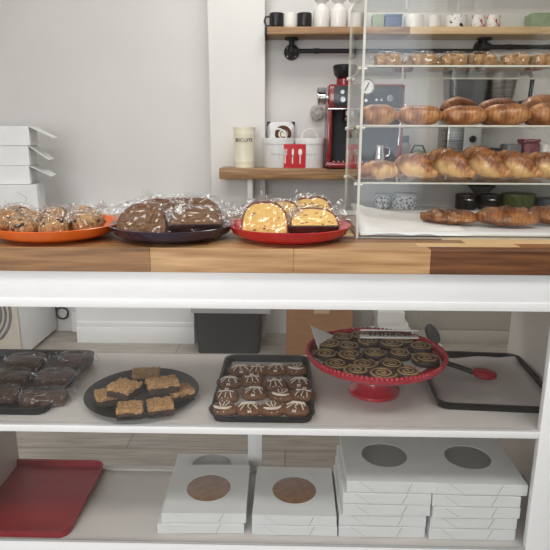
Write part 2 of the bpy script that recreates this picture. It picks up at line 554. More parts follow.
for k, a in enumerate(WX):
    wn = bpy.data.objects.new('window_%d' % (k + 1), None); COL.objects.link(wn); struct(wn)
    bm = new()
    t = 0.05
    box(bm, a[0], a[0] + t, Y0 - 0.09, Y0 + 0.01, a[2], a[3]); box(bm, a[1] - t, a[1], Y0 - 0.09, Y0 + 0.01, a[2], a[3])
    box(bm, a[0] + t, a[1] - t, Y0 - 0.09, Y0 + 0.01, a[2], a[2] + t); box(bm, a[0] + t, a[1] - t, Y0 - 0.09, Y0 + 0.01, a[3] - t, a[3])
    struct(obj('window_frame', bm, MT['lacquer'], wn, smooth=False))
    struct(obj('pane', box(new(), a[0] + t, a[1] - t, Y0 - 0.05, Y0 - 0.044, a[2] + t, a[3] - t), MT['glass'], wn, smooth=False))
# column beside the shelf recess
struct(obj('trim_1', box(new(), -0.415, -0.121, 3.13, Y1, 0, ZC, 0.004), MT['column'], smooth=False))
# skirting on the back wall left of the low cabinet
bm = new(); box(bm, -1.28, -1.075, 3.212, Y1, 0, 0.10); box(bm, -1.28, -1.075, 3.218, Y1, 0.10, 0.12)
struct(obj('baseboard_back', bm, MT['lacquer'], smooth=False))

# ================================================================== DISPLAY CASE
CXL, CXR = -0.86, 0.755          # outer sides
PXL, PXR = -0.841, 0.735         # inner faces
YD = 1.25                        # front plane
case = thing('display_case', 'long white display counter with two open shelves and glass front', 'display case', (0, YD, 0))
def cs(name, bm, m, label=None):
    o = obj(name, bm, m, case)
    if label:
        o['label'] = label
    return o
bm = new()
box(bm, CXL, CXR + 0.02, 0, 0.045, 0.763, 0.850, 0.002)
box(bm, CXL, CXR + 0.02, -0.003, 0.002, 0.763, 0.783, 0.001)
cs('header_rail', bm, MT['lacquer'])
cs('post', box(new(), 0.611, CXR + 0.02, 0, 0.02, 0.0, 0.763, 0.0015), MT['lacquer'])
cs('post', box(new(), CXL, -0.80, 0, 0.02, 0.0, 0.763, 0.0015), MT['lacquer'])
cs('side_panel', box(new(), PXR, CXR, 0.02, 0.545, 0.0, 0.85, 0.001), MT['shelf'])
cs('side_panel', box(new(), CXL, PXL, 0.02, 0.345, 0.0, 0.4425, 0.001), MT['shelf'])
cs('side_panel', box(new(), CXL, PXL, 0.02, 0.16, 0.461, 0.85, 0.001), MT['shelf'])
cs('middle_shelf', box(new(), PXL, 0.611, 0.0, 0.02, 0.443, 0.460, 0.001), MT['lacquer'])
cs('middle_shelf', box(new(), PXL, PXR, 0.02, 0.478, 0.443, 0.460, 0.0006), MT['shelf'])
bm = new()
box(bm, PXL, PXR, 0.006, 0.335, 0.112, 0.130, 0.0006); box(bm, PXL, PXR, 0.322, 0.345, 0.130, 0.136, 0.001)
cs('lower_shelf', bm, MT['shelf'])
cs('kick_board', box(new(), -0.80, 0.611, 0.0, 0.0055, 0.0, 0.1295, 0.001), MT['lacquer'])
cs('glass_track', box(new(), -0.80, 0.611, 0.0, 0.0056, 0.130, 0.1345, 0.001), MT['lidgrey'], 'thin grey glass track')
cs('glass_pane', box(new(), -0.7995, 0.6105, 0.0015, 0.0045, 0.4605, 0.7625), MT['glass'])
cs('glass_pane', box(new(), -0.7995, 0.6105, 0.0015, 0.0045, 0.1348, 0.4425), MT['glass'])
xa, _ = aty(248, 450, 1.60); xb, _ = aty(262, 450, 1.60)
cs('support_post', box(new(), xa, xb, 0.346, 0.362, 0.0, 0.4425, 0.001), MT['lacquer'])

# worktop of glued staves
random.seed(4)
bm = new()
WT0, WT1 = 0.850, 0.905
xl, xr = -1.02, 0.80
y = 1.238
first = [(xl, -0.305, 0), (-0.305, 0.015, 1), (0.015, 0.318, 1), (0.318, xr, 2)]
second = [(xl, -0.55, 0), (-0.55, -0.18, 3), (-0.18, 0.30, 1), (0.30, 0.53, 4), (0.53, xr, 3)]
third = [(xl, -0.70, 2), (-0.70, -0.30, 0), (-0.30, 0.02, 4), (0.02, 0.42, 0), (0.42, xr, 4)]
rows = [first, second, third]
while len(rows) < 13:
    x = xl
    row = []
    while x < xr:
        x2 = min(xr, x + random.uniform(0.25, 0.6))
        if xr - x2 < 0.1:
            x2 = xr
        row.append((x, x2, random.choice((0, 0, 1, 1, 2, 3, 4))))
        x = x2
    rows.append(row)
for row in rows:
    for (a, b, k) in row:
        box(bm, a + 0.0001, b - 0.0001, y + 0.0001, y + 0.0429, WT0, WT1, 0.0004 if row is not first else 0.001, mi=k, segs=1)
    y += 0.043
wt = obj('worktop', bm, [MT['woodA'], MT['woodB'], MT['woodC'], MT['woodD'], MT['woodE']], smooth=False)
tag(wt, 'wooden butcher-block worktop on top of the white display counter', 'worktop')
ZW = WT1

# ================================================================== PLATES ON THE WORKTOP
def plate_bm(rad, h=0.036, n=72, sy=1.0):
    bm = new()
    k = rad / 0.15
    prof = [(0, 0.0), (0.096 * k, 0.0), (0.101 * k, 0.004), (0.124 * k, 0.008), (0.141 * k, 0.017), (0.148 * k, h - 0.004), (0.1505 * k, h - 0.001), (0.149 * k, h),
            (0.1455 * k, h - 0.001), (0.134 * k, 0.021), (0.116 * k, 0.0135), (0.09 * k, 0.011), (0, 0.0105)]
    lathe(bm, prof, n, sy=sy)
    for f in bm.faces:
        f.smooth = True
    return bm
YP = 1.378
def plate_x(px):
    return aty(px, 232, YP)[0]
px_o, px_p, px_r = plate_x(57.5), plate_x(173), plate_x(289.5)
RADO, RADP, RADR = 0.154, 0.150, 0.148
tag(obj('orange_plate', plate_bm(RADO), MT['orange'], loc=(px_o, YP, ZW)), 'round orange plate holding wrapped oat balls on the worktop', 'plate', 'coloured plates on the worktop')
tag(obj('purple_plate', plate_bm(RADP), MT['purple'], loc=(px_p, YP, ZW)), 'round dark purple plate of wrapped brown bread slices on the worktop', 'plate', 'coloured plates on the worktop')
tag(obj('red_plate', plate_bm(RADR), MT['redplate'], loc=(px_r, YP, ZW)), 'round red plate of wrapped yellow cake slices on the worktop', 'plate', 'coloured plates on the worktop')

# ---- oat balls on the orange plate
def oat_bm(seed, rad=0.034):
    bm = new()
    bmesh.ops.create_icosphere(bm, subdivisions=4, radius=rad)
    for v in bm.verts:
        d = v.co.normalized()
        v.co = d * rad * (1 + 0.10 * nz(d, 3.2, seed) + 0.07 * nz(d, 9, seed))
        v.co.z *= 0.82
        if v.co.z < -rad * 0.62:
            v.co.z = -rad * 0.62
        v.co.z += rad * 0.62
    return bm
oats = [(-0.102, -0.048, 'front left edge of the orange plate'), (-0.040, -0.088, 'front of the orange plate, second from left'),
        (0.028, -0.088, 'middle of the front row on the orange plate'), (0.092, -0.055, 'front right edge of the orange plate'),
        (-0.060, -0.002, 'second row of the orange plate, left'), (0.012, -0.014, 'centre of the orange plate behind the front row'),
        (0.078, 0.018, 'back right side of the orange plate'), (-0.030, 0.072, 'back of the orange plate, left of two'),
        (0.040, 0.078, 'back of the orange plate, right of two'), (-0.108, 0.030, 'back left edge of the orange plate')]
rnd = random.Random(8)
for i, (dx, dy, where) in enumerate(oats):
    lift = 0.019 if (dx * dx + dy * dy) ** 0.5 > 0.098 else 0.0125
    t = thing('oat_ball', 'wrapped oat and raisin ball at the ' + where, 'oat ball', (px_o + dx, YP + dy, ZW + lift), (0, 0, rnd.uniform(0, 6)), 'wrapped oat balls on the orange plate')
    rad = 0.034 + rnd.uniform(-0.002, 0.003)
    obj('ball', oat_bm(i + 1, rad), MT['oat'], t)
    for k in range(9):
        bm = new()
        a, e = rnd.uniform(0, 6.28), rnd.uniform(0.0, 1.1)
        p = Vector((math.cos(a) * math.cos(e), math.sin(a) * math.cos(e), math.sin(e) * 0.82)) * rad * 0.98
        p.z += rad * 0.62
        sphere(bm, p, 0.0055, 0.004, 0.004, 8, 6)
        r = obj('raisin', bm, MT['raisin'], t)
        r['label'] = 'dark raisin'
    a = rnd.uniform(0, 6.28)
    obj('wrapper', film(rad * 1.0, rad * 1.0, rad * 0.80, (0, 0, rad * 0.80), i, 0.004, 0.8, zmin=0.0005,
        tails=[((rad * math.cos(a) * 0.9, rad * math.sin(a) * 0.9, rad * 1.1), (math.cos(a), math.sin(a), 0.7), 0.026, 0.05)]), MT['film'], t, smooth=False)

# ---- slices: D-shaped outline, thick, with darker base and top crust
def slice_parts(t, Wd, H, T, crumb, base, top, seed, fruit=None, dome=0.62):
    """local frame: stands on its base on z=0, face towards -y, thickness T along y"""
    n = 34
    prof = []
    for k in range(n + 1):
        a = PI * k / n
        x = Wd / 2 * math.copysign(abs(math.cos(a)) ** dome, math.cos(a))
        z = H * abs(math.sin(a)) ** dome
        z *= 1 + 0.04 * nz((x * 40, seed, 0), 1.0, seed) + (0.03 * math.sin(3 * a + seed))
        prof.append((x, z))
    bm = new()
    rs = []
    for (yy, k) in ((0, 0.95), (0.003, 0.97), (T - 0.003, 0.97), (T, 0.95)):
        rs.append([bm.verts.new((x * k, yy, 0.0055 + max(0, z * k - 0.0055) if z > 0.006 else 0.0055)) for (x, z) in prof])
    for a, b in zip(rs, rs[1:]):
        skin(bm, a, b)
    bm.faces.new(rs[0]); bm.faces.new(rs[-1][::-1])
    obj('crumb', bm, crumb, t)
    # crust shell over the curve
    bm = new()
    L = []
    for (yy, s0, s1) in ((-0.0008, 0.945, 1.0), (T + 0.0008, 0.945, 1.0)):
        outer = [bm.verts.new((x * s1 + 0.0008 * nz((x * 90, z * 90, yy), 1, seed), yy, z * s1 + 0.001)) for (x, z) in prof]
        inner = [bm.verts.new((x * s0, yy, max(0.001, z * s0))) for (x, z) in prof]
        L.append((outer, inner))
    for k in range(n):
        (o1, i1), (o2, i2) = L
        bm.faces.new((o1[k], o1[k + 1], o2[k + 1], o2[k]))
        bm.faces.new((i1[k], i2[k], i2[k + 1], i1[k + 1]))
        bm.faces.new((o1[k], i1[k], i1[k + 1], o1[k + 1]))
        bm.faces.new((o2[k], o2[k + 1], i2[k + 1], i2[k]))
    o = obj('top_crust', bm, top, t)
    o['label'] = 'browned top crust'
    o = obj('base_crust', box(new(), -Wd / 2 * 0.99, Wd / 2 * 0.99, -0.001, T + 0.001, 0, 0.0065, 0.002), base, t)
    o['label'] = 'dark base crust'
    if fruit:
        rn = random.Random(seed)
        for k in range(10):
            x, z = rn.uniform(-0.4, 0.4) * Wd, rn.uniform(0.12, 0.8) * H
            if (x / (Wd / 2)) ** 2 + (z / H) ** 2 < 0.75:
                bm = new()
                sphere(bm, (x, 0.0006, z), rn.uniform(0.0018, 0.005), 0.0015, rn.uniform(0.0015, 0.0028), 8, 6)
                o = obj('fruit_piece', bm, fruit, t)
                o['label'] = 'dark red fruit piece'

ZS = ZW + 0.0135
def put_slice(name, label, cat, grp, x, y, z, rz, lean, Wd, H, T, mats, seed, fruit=None, up=0.0):
    t = thing(name, label, cat, (x, y, z + T * math.sin(R(lean))), (0, 0, 0), grp)
    t.rotation_euler = (Matrix.Rotation(R(rz), 3, 'Z') @ Matrix.Rotation(R(-lean), 3, 'X')).to_euler()
    slice_parts(t, Wd, H, T, *mats, seed, fruit, 0.62 if fruit else 0.8)
    tl = [((Wd / 2 * 0.95, T * 0.5, H * 0.55), (1, 0.2, 0.7), 0.036, 0.07), ((-Wd / 2 * 0.95, T * 0.5, H * 0.55), (-1, 0.2, 0.7), 0.036, 0.07)]
    if up:
        tl.append(((-Wd * 0.15, T * 0.6, H * 1.02), (-0.3, 0.6, 1.0), up, 0.05))
    obj('wrapper', film(Wd * 0.56, T * 0.85, H * 0.59, (0, T * 0.5, H * 0.50), seed, 0.008, 0.7, tails=tl, zmin=-0.0005), MT['film'], t, smooth=False)
    return t
BR = (MT['crumb'], MT['crust'], MT['breadtop'])
CK = (MT['cake'], MT['crust'], MT['cakecrust'])
gb, gc = 'wrapped bread slices on the purple plate', 'wrapped cake slices on the red plate'
put_slice('bread_slice', 'wrapped brown bread slice facing front on the left of the purple plate', 'bread slice', gb, px_p - 0.056, YP - 0.098, ZS, -6, 24, 0.118, 0.072, 0.026, BR, 11)
put_slice('bread_slice', 'wrapped brown bread slice lying back on the right front of the purple plate', 'bread slice', gb, px_p + 0.070, YP - 0.092, ZS, 10, 66, 0.118, 0.072, 0.034, BR, 12)
put_slice('bread_slice', 'wrapped brown bread slice behind the left front one on the purple plate', 'bread slice', gb, px_p - 0.036, YP - 0.020, ZS, 4, 34, 0.112, 0.078, 0.026, BR, 13, up=0.03)
put_slice('bread_slice', 'wrapped brown bread slice at the back right of the purple plate', 'bread slice', gb, px_p + 0.066, YP + 0.012, ZS, 8, 40, 0.112, 0.078, 0.026, BR, 14, up=0.03)
put_slice('bread_slice', 'wrapped brown bread slice at the very back of the purple plate', 'bread slice', gb, px_p + 0.005, YP + 0.060, ZS, 0, 40, 0.105, 0.072, 0.026, BR, 15)
put_slice('cake_slice', 'wrapped yellow fruit cake slice facing front on the left of the red plate', 'cake slice', gc, px_r - 0.058, YP - 0.090, ZS, -3, 18, 0.108, 0.076, 0.028, CK, 21, MT['cherry'])
put_slice('cake_slice', 'wrapped yellow fruit cake slice lying back on the right of the red plate', 'cake slice', gc, px_r + 0.058, YP - 0.090, ZS, 5, 62, 0.112, 0.072, 0.032, CK, 22, MT['cherry'])
put_slice('cake_slice', 'wrapped yellow cake slice behind the left front one on the red plate', 'cake slice', gc, px_r - 0.020, YP - 0.018, ZS, 8, 40, 0.105, 0.072, 0.028, CK, 23, MT['cherry'], up=0.045)
put_slice('cake_slice', 'wrapped yellow cake slice at the back right of the red plate', 'cake slice', gc, px_r + 0.058, YP + 0.012, ZS, 6, 36, 0.105, 0.080, 0.028, CK, 24, MT['cherry'], up=0.02)

# ================================================================== ACRYLIC PASTRY CASE
AX0, AX1, AY0, AY1 = 0.168, 0.79, 1.378, 1.682
AZ = (ZW + 0.002, 1.041, 1.174, 1.306)
AT = 1.475
pc = thing('acrylic_pastry_case', 'tall clear acrylic pastry case with four tiers on the worktop', 'pastry case', (AX0, AY0, ZW))
W_, D_, H_ = AX1 - AX0, AY1 - AY0, AT - ZW
th = 0.004
def edged(bm, x0, x1, y0, y1, z0, z1, dims):
    """acrylic sheet: big faces clear (slot 0), cut edges pale with their glow in the colour (slot 1)"""
    st = len(bm.faces)
    box(bm, x0, x1, y0, y1, z0, z1)
    bm.faces.ensure_lookup_table()
    for f in bm.faces[st:]:
        n = f.normal if f.normal.length else None
        f.normal_update()
        k = max(range(3), key=lambda q: abs(f.normal[q]))
        f.material_index = 0 if k == dims else 1
    return bm
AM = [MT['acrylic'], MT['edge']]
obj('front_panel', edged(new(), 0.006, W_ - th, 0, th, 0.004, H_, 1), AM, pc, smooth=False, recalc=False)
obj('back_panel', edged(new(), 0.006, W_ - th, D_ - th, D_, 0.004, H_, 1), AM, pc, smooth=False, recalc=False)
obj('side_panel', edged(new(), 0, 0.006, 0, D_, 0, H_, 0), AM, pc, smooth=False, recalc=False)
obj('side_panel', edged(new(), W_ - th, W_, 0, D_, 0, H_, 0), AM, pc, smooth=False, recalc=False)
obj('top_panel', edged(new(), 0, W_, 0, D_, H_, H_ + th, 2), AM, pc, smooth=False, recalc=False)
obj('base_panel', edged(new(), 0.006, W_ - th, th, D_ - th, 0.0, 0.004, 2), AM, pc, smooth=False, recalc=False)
for z in AZ[1:]:
    zz = z - ZW
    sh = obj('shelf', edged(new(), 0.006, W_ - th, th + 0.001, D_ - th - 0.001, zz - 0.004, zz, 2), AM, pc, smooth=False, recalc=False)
    for yy in (0.018, D_ - 0.03):
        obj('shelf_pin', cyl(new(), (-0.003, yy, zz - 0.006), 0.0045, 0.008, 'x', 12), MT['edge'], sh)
        obj('shelf_pin', cyl(new(), (0.010, yy, zz - 0.008), 0.004, 0.008, 'x', 12), MT['chrome'], sh)
text_mesh('lettering', 'es', 0.030, MT['inkb'], pc, (-0.0006, 0.20, 1.150 - ZW), (R(90), 0, R(-90)))

# ------------- pastry shapes
def bun(L, Wd, H, seed, spiral=True, n=30, ridges=0):
    """pain au chocolat: fat flattened roll along x"""
    bm = new()
    loops = []
    m = 28
    for i in range(n + 1):
        t = i / n
        x = (t - 0.5) * L
        e = (1 - abs(2 * t - 1) ** 3.2) ** 0.5
        e = max(e, 0.42)
        ring = []
        for k in range(m):
            a = 2 * PI * k / m
            cy_, sz_ = math.cos(a), math.sin(a)
            yy = math.copysign(abs(cy_) ** 0.85, cy_) * Wd / 2 * e
            zz = math.copysign(abs(sz_) ** 0.9, sz_) * H / 2 * e
            g = 1 + 0.10 * nz((x, yy, zz), 28, seed) + 0.05 * nz((x, yy, zz), 80, seed)
            if sz_ > 0:
                g += 0.022 * math.sin(x * 120 + 3.0 * cy_ + seed + 3 * nz((x, yy, 0), 20, seed))
            p = Vector((x, yy * g, zz * g + H / 2))
            # folded seam
            if 0.2 < a < 0.75:
                p.z -= 0.004
            if p.z < 0.0:
                p.z = 0.0
            ring.append(p)
        loops.append(ring)
    rs = loft(bm, loops, False, False)
    for ring, sgn in ((rs[0], -1), (rs[-1], 1)):
        c = sum((v.co for v in ring), Vector()) / len(ring)
        inner = [bm.verts.new(c + (v.co - c) * 0.55 + Vector((sgn * 0.001, 0, 0))) for v in ring]
        inner2 = [bm.verts.new(c + (v.co - c) * 0.3 + Vector((-sgn * 0.006, 0, 0))) for v in ring]
        skin(bm, ring, inner); skin(bm, inner, inner2)
        bm.faces.new(inner2)
    return bm
def choc_stick(s, L, H):
    bm = new()
    cyl(bm, (s * (L / 2 - 0.004), 0.000, H * 0.5), 0.0065, 0.016, 'x', 12)
    return bm
def croissant(L, Wd, H, seed, bend=0.35, ridges=7, n=64):
    bm = new()
    loops = []
    m = 24
    for i in range(n + 1):
        t = i / n
        s = 2 * t - 1
        ang = s * bend
        rad = L / (2 * bend) if bend else 0
        cx = rad * math.sin(ang)
        cy_ = rad * (1 - math.cos(ang))
        e = max(0.12, (1 - abs(s) ** 2.0) ** 0.62)
        q = (abs(s) * ridges * 0.5) % 1.0
        e *= 1.0 - 0.10 * q + 0.02 * math.sin(seed + 9 * s)
        d = Vector((math.cos(ang), math.sin(ang), 0))
        side = Vector((-d.y, d.x, 0))
        ring = []
        for k in range(m):
            a = 2 * PI * k / m
            r1, r2 = math.cos(a) * Wd / 2 * e, math.sin(a) * H / 2 * e
            p0 = Vector((cx, cy_, H / 2 * (0.55 + 0.45 * e))) + side * r1 + Vector((0, 0, r2))
            g = 0.0022 * nz(p0, 60, seed) + 0.0014 * nz(p0, 150, seed)
            p0 += (side * math.cos(a) + Vector((0, 0, math.sin(a)))) * g
            p0.z = max(p0.z, 0.0)
            ring.append(p0)
        loops.append(ring)
    loft(bm, loops)
    return bm
def flat_pastry(L, Wd, H, seed):
    """folded flat flaky pastry: layered leaf with torn layered front edge"""
    bm = new()
    n, m = 40, 22
    loops = []
    for i in range(n + 1):
        t = i / n
        s = 2 * t - 1
        e = max(0.10, (1 - abs(s) ** 2.2) ** 0.6)
        ring = []
        for k in range(m):
            a = 2 * PI * k / m
            ca, sa = math.cos(a), math.sin(a)
            x = s * L / 2
            yy = ca * Wd / 2 * e
            zz = H * 0.5 + math.copysign(abs(sa) ** 0.8, sa) * H * 0.5 * (0.35 + 0.65 * e)
            p = Vector((x, yy, zz))
            p.z += 0.004 * nz(p, 55, seed) * (zz / H) + 0.003 * math.sin(x * 150 + yy * 90 + seed) * (zz / H)
            p.y += 0.004 * nz(p, 70, seed + 2) + (0.002 if k % 2 else -0.002) * (1 if ca < 0 else 0.3)
            p.z = max(0, p.z)
            ring.append(p)
        loops.append(ring)
    loft(bm, loops)
    return bm

def px_len(px, y):
    return px * (y * 1.0 / FPX) * 1.015
# bottom tier: white board, baking paper, flat pastries
zb = ZW + 0.004
tb = obj('serving_board', box(new(), 0.178, 0.782, 1.392, 1.672, zb, zb + 0.012, 0.005), MT['enamel'])
tag(tb, 'white flat serving board on the floor of the acrylic case', 'board')
bm = new()
g = []
rnd = random.Random(2)
for i in range(14):
    row = []
    for j in range(9):
        u, v = i / 13, j / 8
        x = 0.180 + u * 0.275
        y = 1.386 + v * 0.24
        if j == 0:
            y = 1.386 + 0.0 * u
        y = max(y, 1.386)
        z = zb + 0.0135 + 0.010 * max(0, nz((x, y, 0), 14, 3)) + (0.020 * (v ** 1.2)) * (1 - u) + 0.012 * math.exp(-((u - 0.05) / 0.1) ** 2)
        z += 0.022 * (1 - u) * (v > 0.5) * (v - 0.5)
        if j == 0:
            z = zb + 0.003 + 0.010 * max(0, nz((x, 0, 0), 20, 3))
        row.append(bm.verts.new((x, y, z)))
    g.append(row)
for i in range(13):
    for j in range(8):
        bm.faces.new((g[i][j], g[i + 1][j], g[i + 1][j + 1], g[i][j + 1]))
o = obj('baking_paper', bm, MT['paper'])
so = o.modifiers.new('thick', 'SOLIDIFY'); so.thickness = 0.0006
tag(o, 'crumpled white baking paper on the bottom tier of the acrylic case', 'paper')
gf = 'flat pastries on the bottom tier'
for (px, py, L, Wd, H, rz, lab, sd) in ((449, 222, 0.150, 0.085, 0.036, -12, 'flat flaky brown pastry at the left of the bottom tier, lying by the white paper', 1),
                                        (507, 223, 0.155, 0.095, 0.048, -10, 'flat flaky pastry in the middle of the bottom tier, right of the paper', 2),
                                        (556, 221, 0.150, 0.090, 0.048, -16, 'flat flaky pastry cut by the right edge of the photo, bottom tier', 3)):
    yy = 1.475 + (0.035 if sd != 2 else 0)
    x, _ = aty(px, py, yy)
    o = obj('flat_pastry', flat_pastry(L, Wd, H, sd), MT['past2'], loc=(x, yy, zb + 0.0150), rot=(0, 0, R(rz)))
    tag(o, lab, 'pastry', gf)
# third tier: croissants seen end-on
gcr = 'croissants on the second tier from the bottom'
z3 = AZ[1]
fronts = [(379, 'leftmost croissant of the lower middle tier'), (412, 'second croissant from left on the lower middle tier'), (445, 'third croissant from left on the lower middle tier'),
          (478, 'fourth croissant from left on the lower middle tier'), (509, 'fifth croissant from left on the lower middle tier'), (542, 'rightmost front croissant of the lower middle tier, cut by the photo edge')]
for k, (px, lab) in enumerate(fronts):
    yy = 1.462
    x, _ = aty(px, 166, yy)
    ang = (20, -52, -54, -54, -48, -30)[k]
    t = thing('croissant', 'golden brown ' + lab, 'croissant', (x, yy, z3), (0, 0, R(ang)), gcr)
    L, Wd, H = ((0.118, 0.070, 0.052), (0.130, 0.066, 0.060), (0.150, 0.062, 0.066), (0.155, 0.066, 0.070), (0.145, 0.066, 0.066), (0.14, 0.066, 0.064))[k]
    tilt = (0, 8, 13, 13, 10, 8)[k]
    t.rotation_euler = (Matrix.Rotation(R(ang), 3, 'Z') @ Matrix.Rotation(R(tilt), 3, 'Y')).to_euler()
    t.location.z = z3 + math.sin(R(tilt)) * L * 0.40
    obj('body', croissant(L, Wd, H, k + 1, 0.22), MT['pastp'], t)
    obj('tip', sphere_bm((L * 0.47, L * 0.05, H * 0.34), 0.011, 0.010, 0.010), MT['past'], t)
for k, (px, lab) in enumerate(((430, 'second'), (461, 'third'), (494, 'fourth'), (526, 'fifth'))):
    yy = 1.575
    x, _ = aty(px, 150, yy)
    t = thing('croissant', 'golden brown croissant in the back row, behind and right of the %s front croissant' % lab, 'croissant', (x, yy, z3), (0, 0, R(-50)), gcr)
    obj('body', croissant(0.125, 0.06, 0.066, k + 11, 0.22), MT['past'], t)
    obj('tip', sphere_bm((0.058, 0.012, 0.02), 0.010, 0.009, 0.009), MT['past2'], t)
# second tier: pains au chocolat
gpc = 'chocolate rolls on the upper middle tier'
z2 = AZ[2]
spec = [(378, 1.435, 0.088, 0.066, 0.048, 4, 'leftmost chocolate pastry roll of the upper middle tier'), (419, 1.435, 0.106, 0.068, 0.046, -4, 'second chocolate pastry roll from left in the front row'),
        (464, 1.435, 0.108, 0.070, 0.046, 3, 'third chocolate pastry roll from left in the front row'), (506, 1.435, 0.108, 0.070, 0.050, -5, 'fourth chocolate pastry roll from left in the front row'),
        (548, 1.44, 0.100, 0.070, 0.052, 12, 'rightmost chocolate pastry roll of the front row, cut by the photo edge'),
        (458, 1.545, 0.100, 0.068, 0.072, 20, 'chocolate pastry roll in the back row, behind the third front roll'),
        (498, 1.545, 0.112, 0.070, 0.068, -6, 'chocolate pastry roll in the back row, behind the fourth front roll'),
        (541, 1.555, 0.112, 0.072, 0.078, 10, 'chocolate pastry roll in the back row, behind the rightmost front roll')]
for k, (px, yy, L, Wd, H, rz, lab) in enumerate(spec):
    x, _ = aty(px, 115, yy)
    t = thing('chocolate_roll', 'golden ' + lab, 'pastry', (x, yy, z2), (0, 0, R(rz)), gpc)
    obj('body', bun(L, Wd, H, k + 3), MT['past' if k < 5 else 'past2'], t)
    for s in (-1, 1):
        o = obj('chocolate_end', choc_stick(s, L, H), MT['choc'], t)
        o['label'] = 'dark chocolate end'
# top tier: wrapped little oat bars
gtb = 'wrapped oat bars on the top tier'
z1 = AZ[3]
proto = None
names = ('first', 'second', 'third', 'fourth', 'fifth', 'sixth')
for k, px in enumerate((387, 422, 453, 481, 514.5, 544)):
    yy = 1.425
    x, _ = aty(px, 58, yy)
    lab = 'small wrapped oat bar, %s from left in top tier front row' % names[k]
    if proto is None:
        t = thing('oat_bar', lab, 'oat bar', (x, yy, z1), (0, 0, 0), gtb)
        bm = new()
        box(bm, -0.028, 0.028, -0.020, 0.020, 0.001, 0.027, 0.006)
        bmesh.ops.subdivide_edges(bm, edges=bm.edges[:], cuts=3, use_grid_fill=True)
        for v in bm.verts:
            v.co += Vector((nz(v.co, 90, 1), nz(v.co, 90, 2), nz(v.co, 90, 3) if v.co.z > 0.004 else 0)) * 0.0035
        obj('bar', bm, MT['oat'], t)
        obj('wrapper', film(0.032, 0.023, 0.0155, (0, 0, 0.016), 4, 0.003, 0.5, zmin=0.0003,
            tails=[((0.030, 0, 0.016), (1, 0, 0.1), 0.010, 0.03), ((-0.030, 0, 0.016), (-1, 0, 0.1), 0.010, 0.03)]), MT['film'], t, smooth=False)
        proto = t
    else:
        dup(proto, (x, yy, z1), (0, 0, R((0, 6, -4, 12, -3, 4)[k])), lab)
for k, px in enumerate((404, 438, 467, 499, 529)):
    x, _ = aty(px, 58, 1.52)
    c = dup(proto, (x, 1.52, z1), (0, 0, R(90 + 8 * k)), 'small wrapped top tier oat bar, behind the gap between %s and %s front bars' % (names[k], names[k + 1]))

# ================================================================== MIDDLE SHELF
ZM = 0.460
def tray_bm(wx, wy, h=0.022, r=0.035, wall=0.0025, flare=0.012):
    bm = new()
    L = [rrect(wx - 2 * flare, wy - 2 * flare, r * 0.7, 0.0), rrect(wx - 2 * flare + 0.006, wy - 2 * flare + 0.006, r * 0.75, 0.002), rrect(wx - 0.010, wy - 0.010, r, h - 0.003), rrect(wx, wy, r + 0.004, h - 0.001),
         rrect(wx, wy, r + 0.004, h + 0.001), rrect(wx - 0.014, wy - 0.014, r - 0.001, h), rrect(wx - 2 * flare - 0.004, wy - 2 * flare - 0.004, r * 0.68, 0.0045), rrect(wx - 2 * flare - 0.02, wy - 2 * flare - 0.02, r * 0.6, 0.0035)]
    loft(bm, L)
    return bm
# --- left tray with brownies
zt = ZM + 0.02
xr_, yb_ = atz(98, 351, zt)
_, yf_ = atz(40, 413, ZM + 0.012)
xl_ = xr_ - 0.36
cx, cy_ = (xl_ + xr_) / 2, (yb_ + yf_) / 2
tag(obj('black_tray', tray_bm(xr_ - xl_, yb_ - yf_), MT['pan'], loc=(cx, cy_, ZM)), 'black rectangular tray of wrapped brownies at the left of the middle shelf', 'tray', 'black trays on the middle shelf')
def brownie_bm(seed, a=0.084, b=0.056, h=0.022):
    bm = new()
    box(bm, -a / 2, a / 2, -b / 2, b / 2, 0, h, 0.005)
    bmesh.ops.subdivide_edges(bm, edges=bm.edges[:], cuts=4, use_grid_fill=True)
    for v in bm.verts:
        k = 0.004 if v.co.z > 0.003 else 0
        v.co += Vector((nz(v.co, 60, seed), nz(v.co, 60, seed + 1), nz(v.co, 60, seed + 2))) * k
        v.co.z = max(0, v.co.z)
    return bm
br = [(26, 360, 0.088, 4, 'back row of the tray, left of two'), (75, 358, 0.088, -6, 'back right corner of the left tray'), (12, 376, 0.085, 0, 'middle row at the left edge of the photo'),
      (56, 376, 0.085, 10, 'middle row of the tray, right one'), (44, 396, 0.105, 12, 'front row of the tray, largest and nearest'), (-2, 394, 0.09, 8, 'front row, cut by the left edge of the photo')]
for i, (px, py, a, rz, lab) in enumerate(br):
    x, y = atz(px, py, ZM + 0.022)
    t = thing('brownie', 'wrapped dark chocolate brownie, ' + lab, 'brownie', (x, y, ZM + 0.0045), (0, 0, R(rz)), 'wrapped brownies on the left tray')
    a *= 1.08
    obj('cake', brownie_bm(i + 1, a, 0.062), MT['choc'], t)
    obj('wrapper', film(a * 0.54, 0.038, 0.0165, (0, 0, 0.0155), i + 40, 0.005, 0.62, zmin=0.0003,
        tails=[((a * 0.5, 0, 0.012), (1, 0.1, 0.15), 0.022, 0.055), ((-a * 0.5, 0, 0.012), (-1, 0, 0.15), 0.022, 0.055)]), MT['bagfilm'], t, smooth=False)

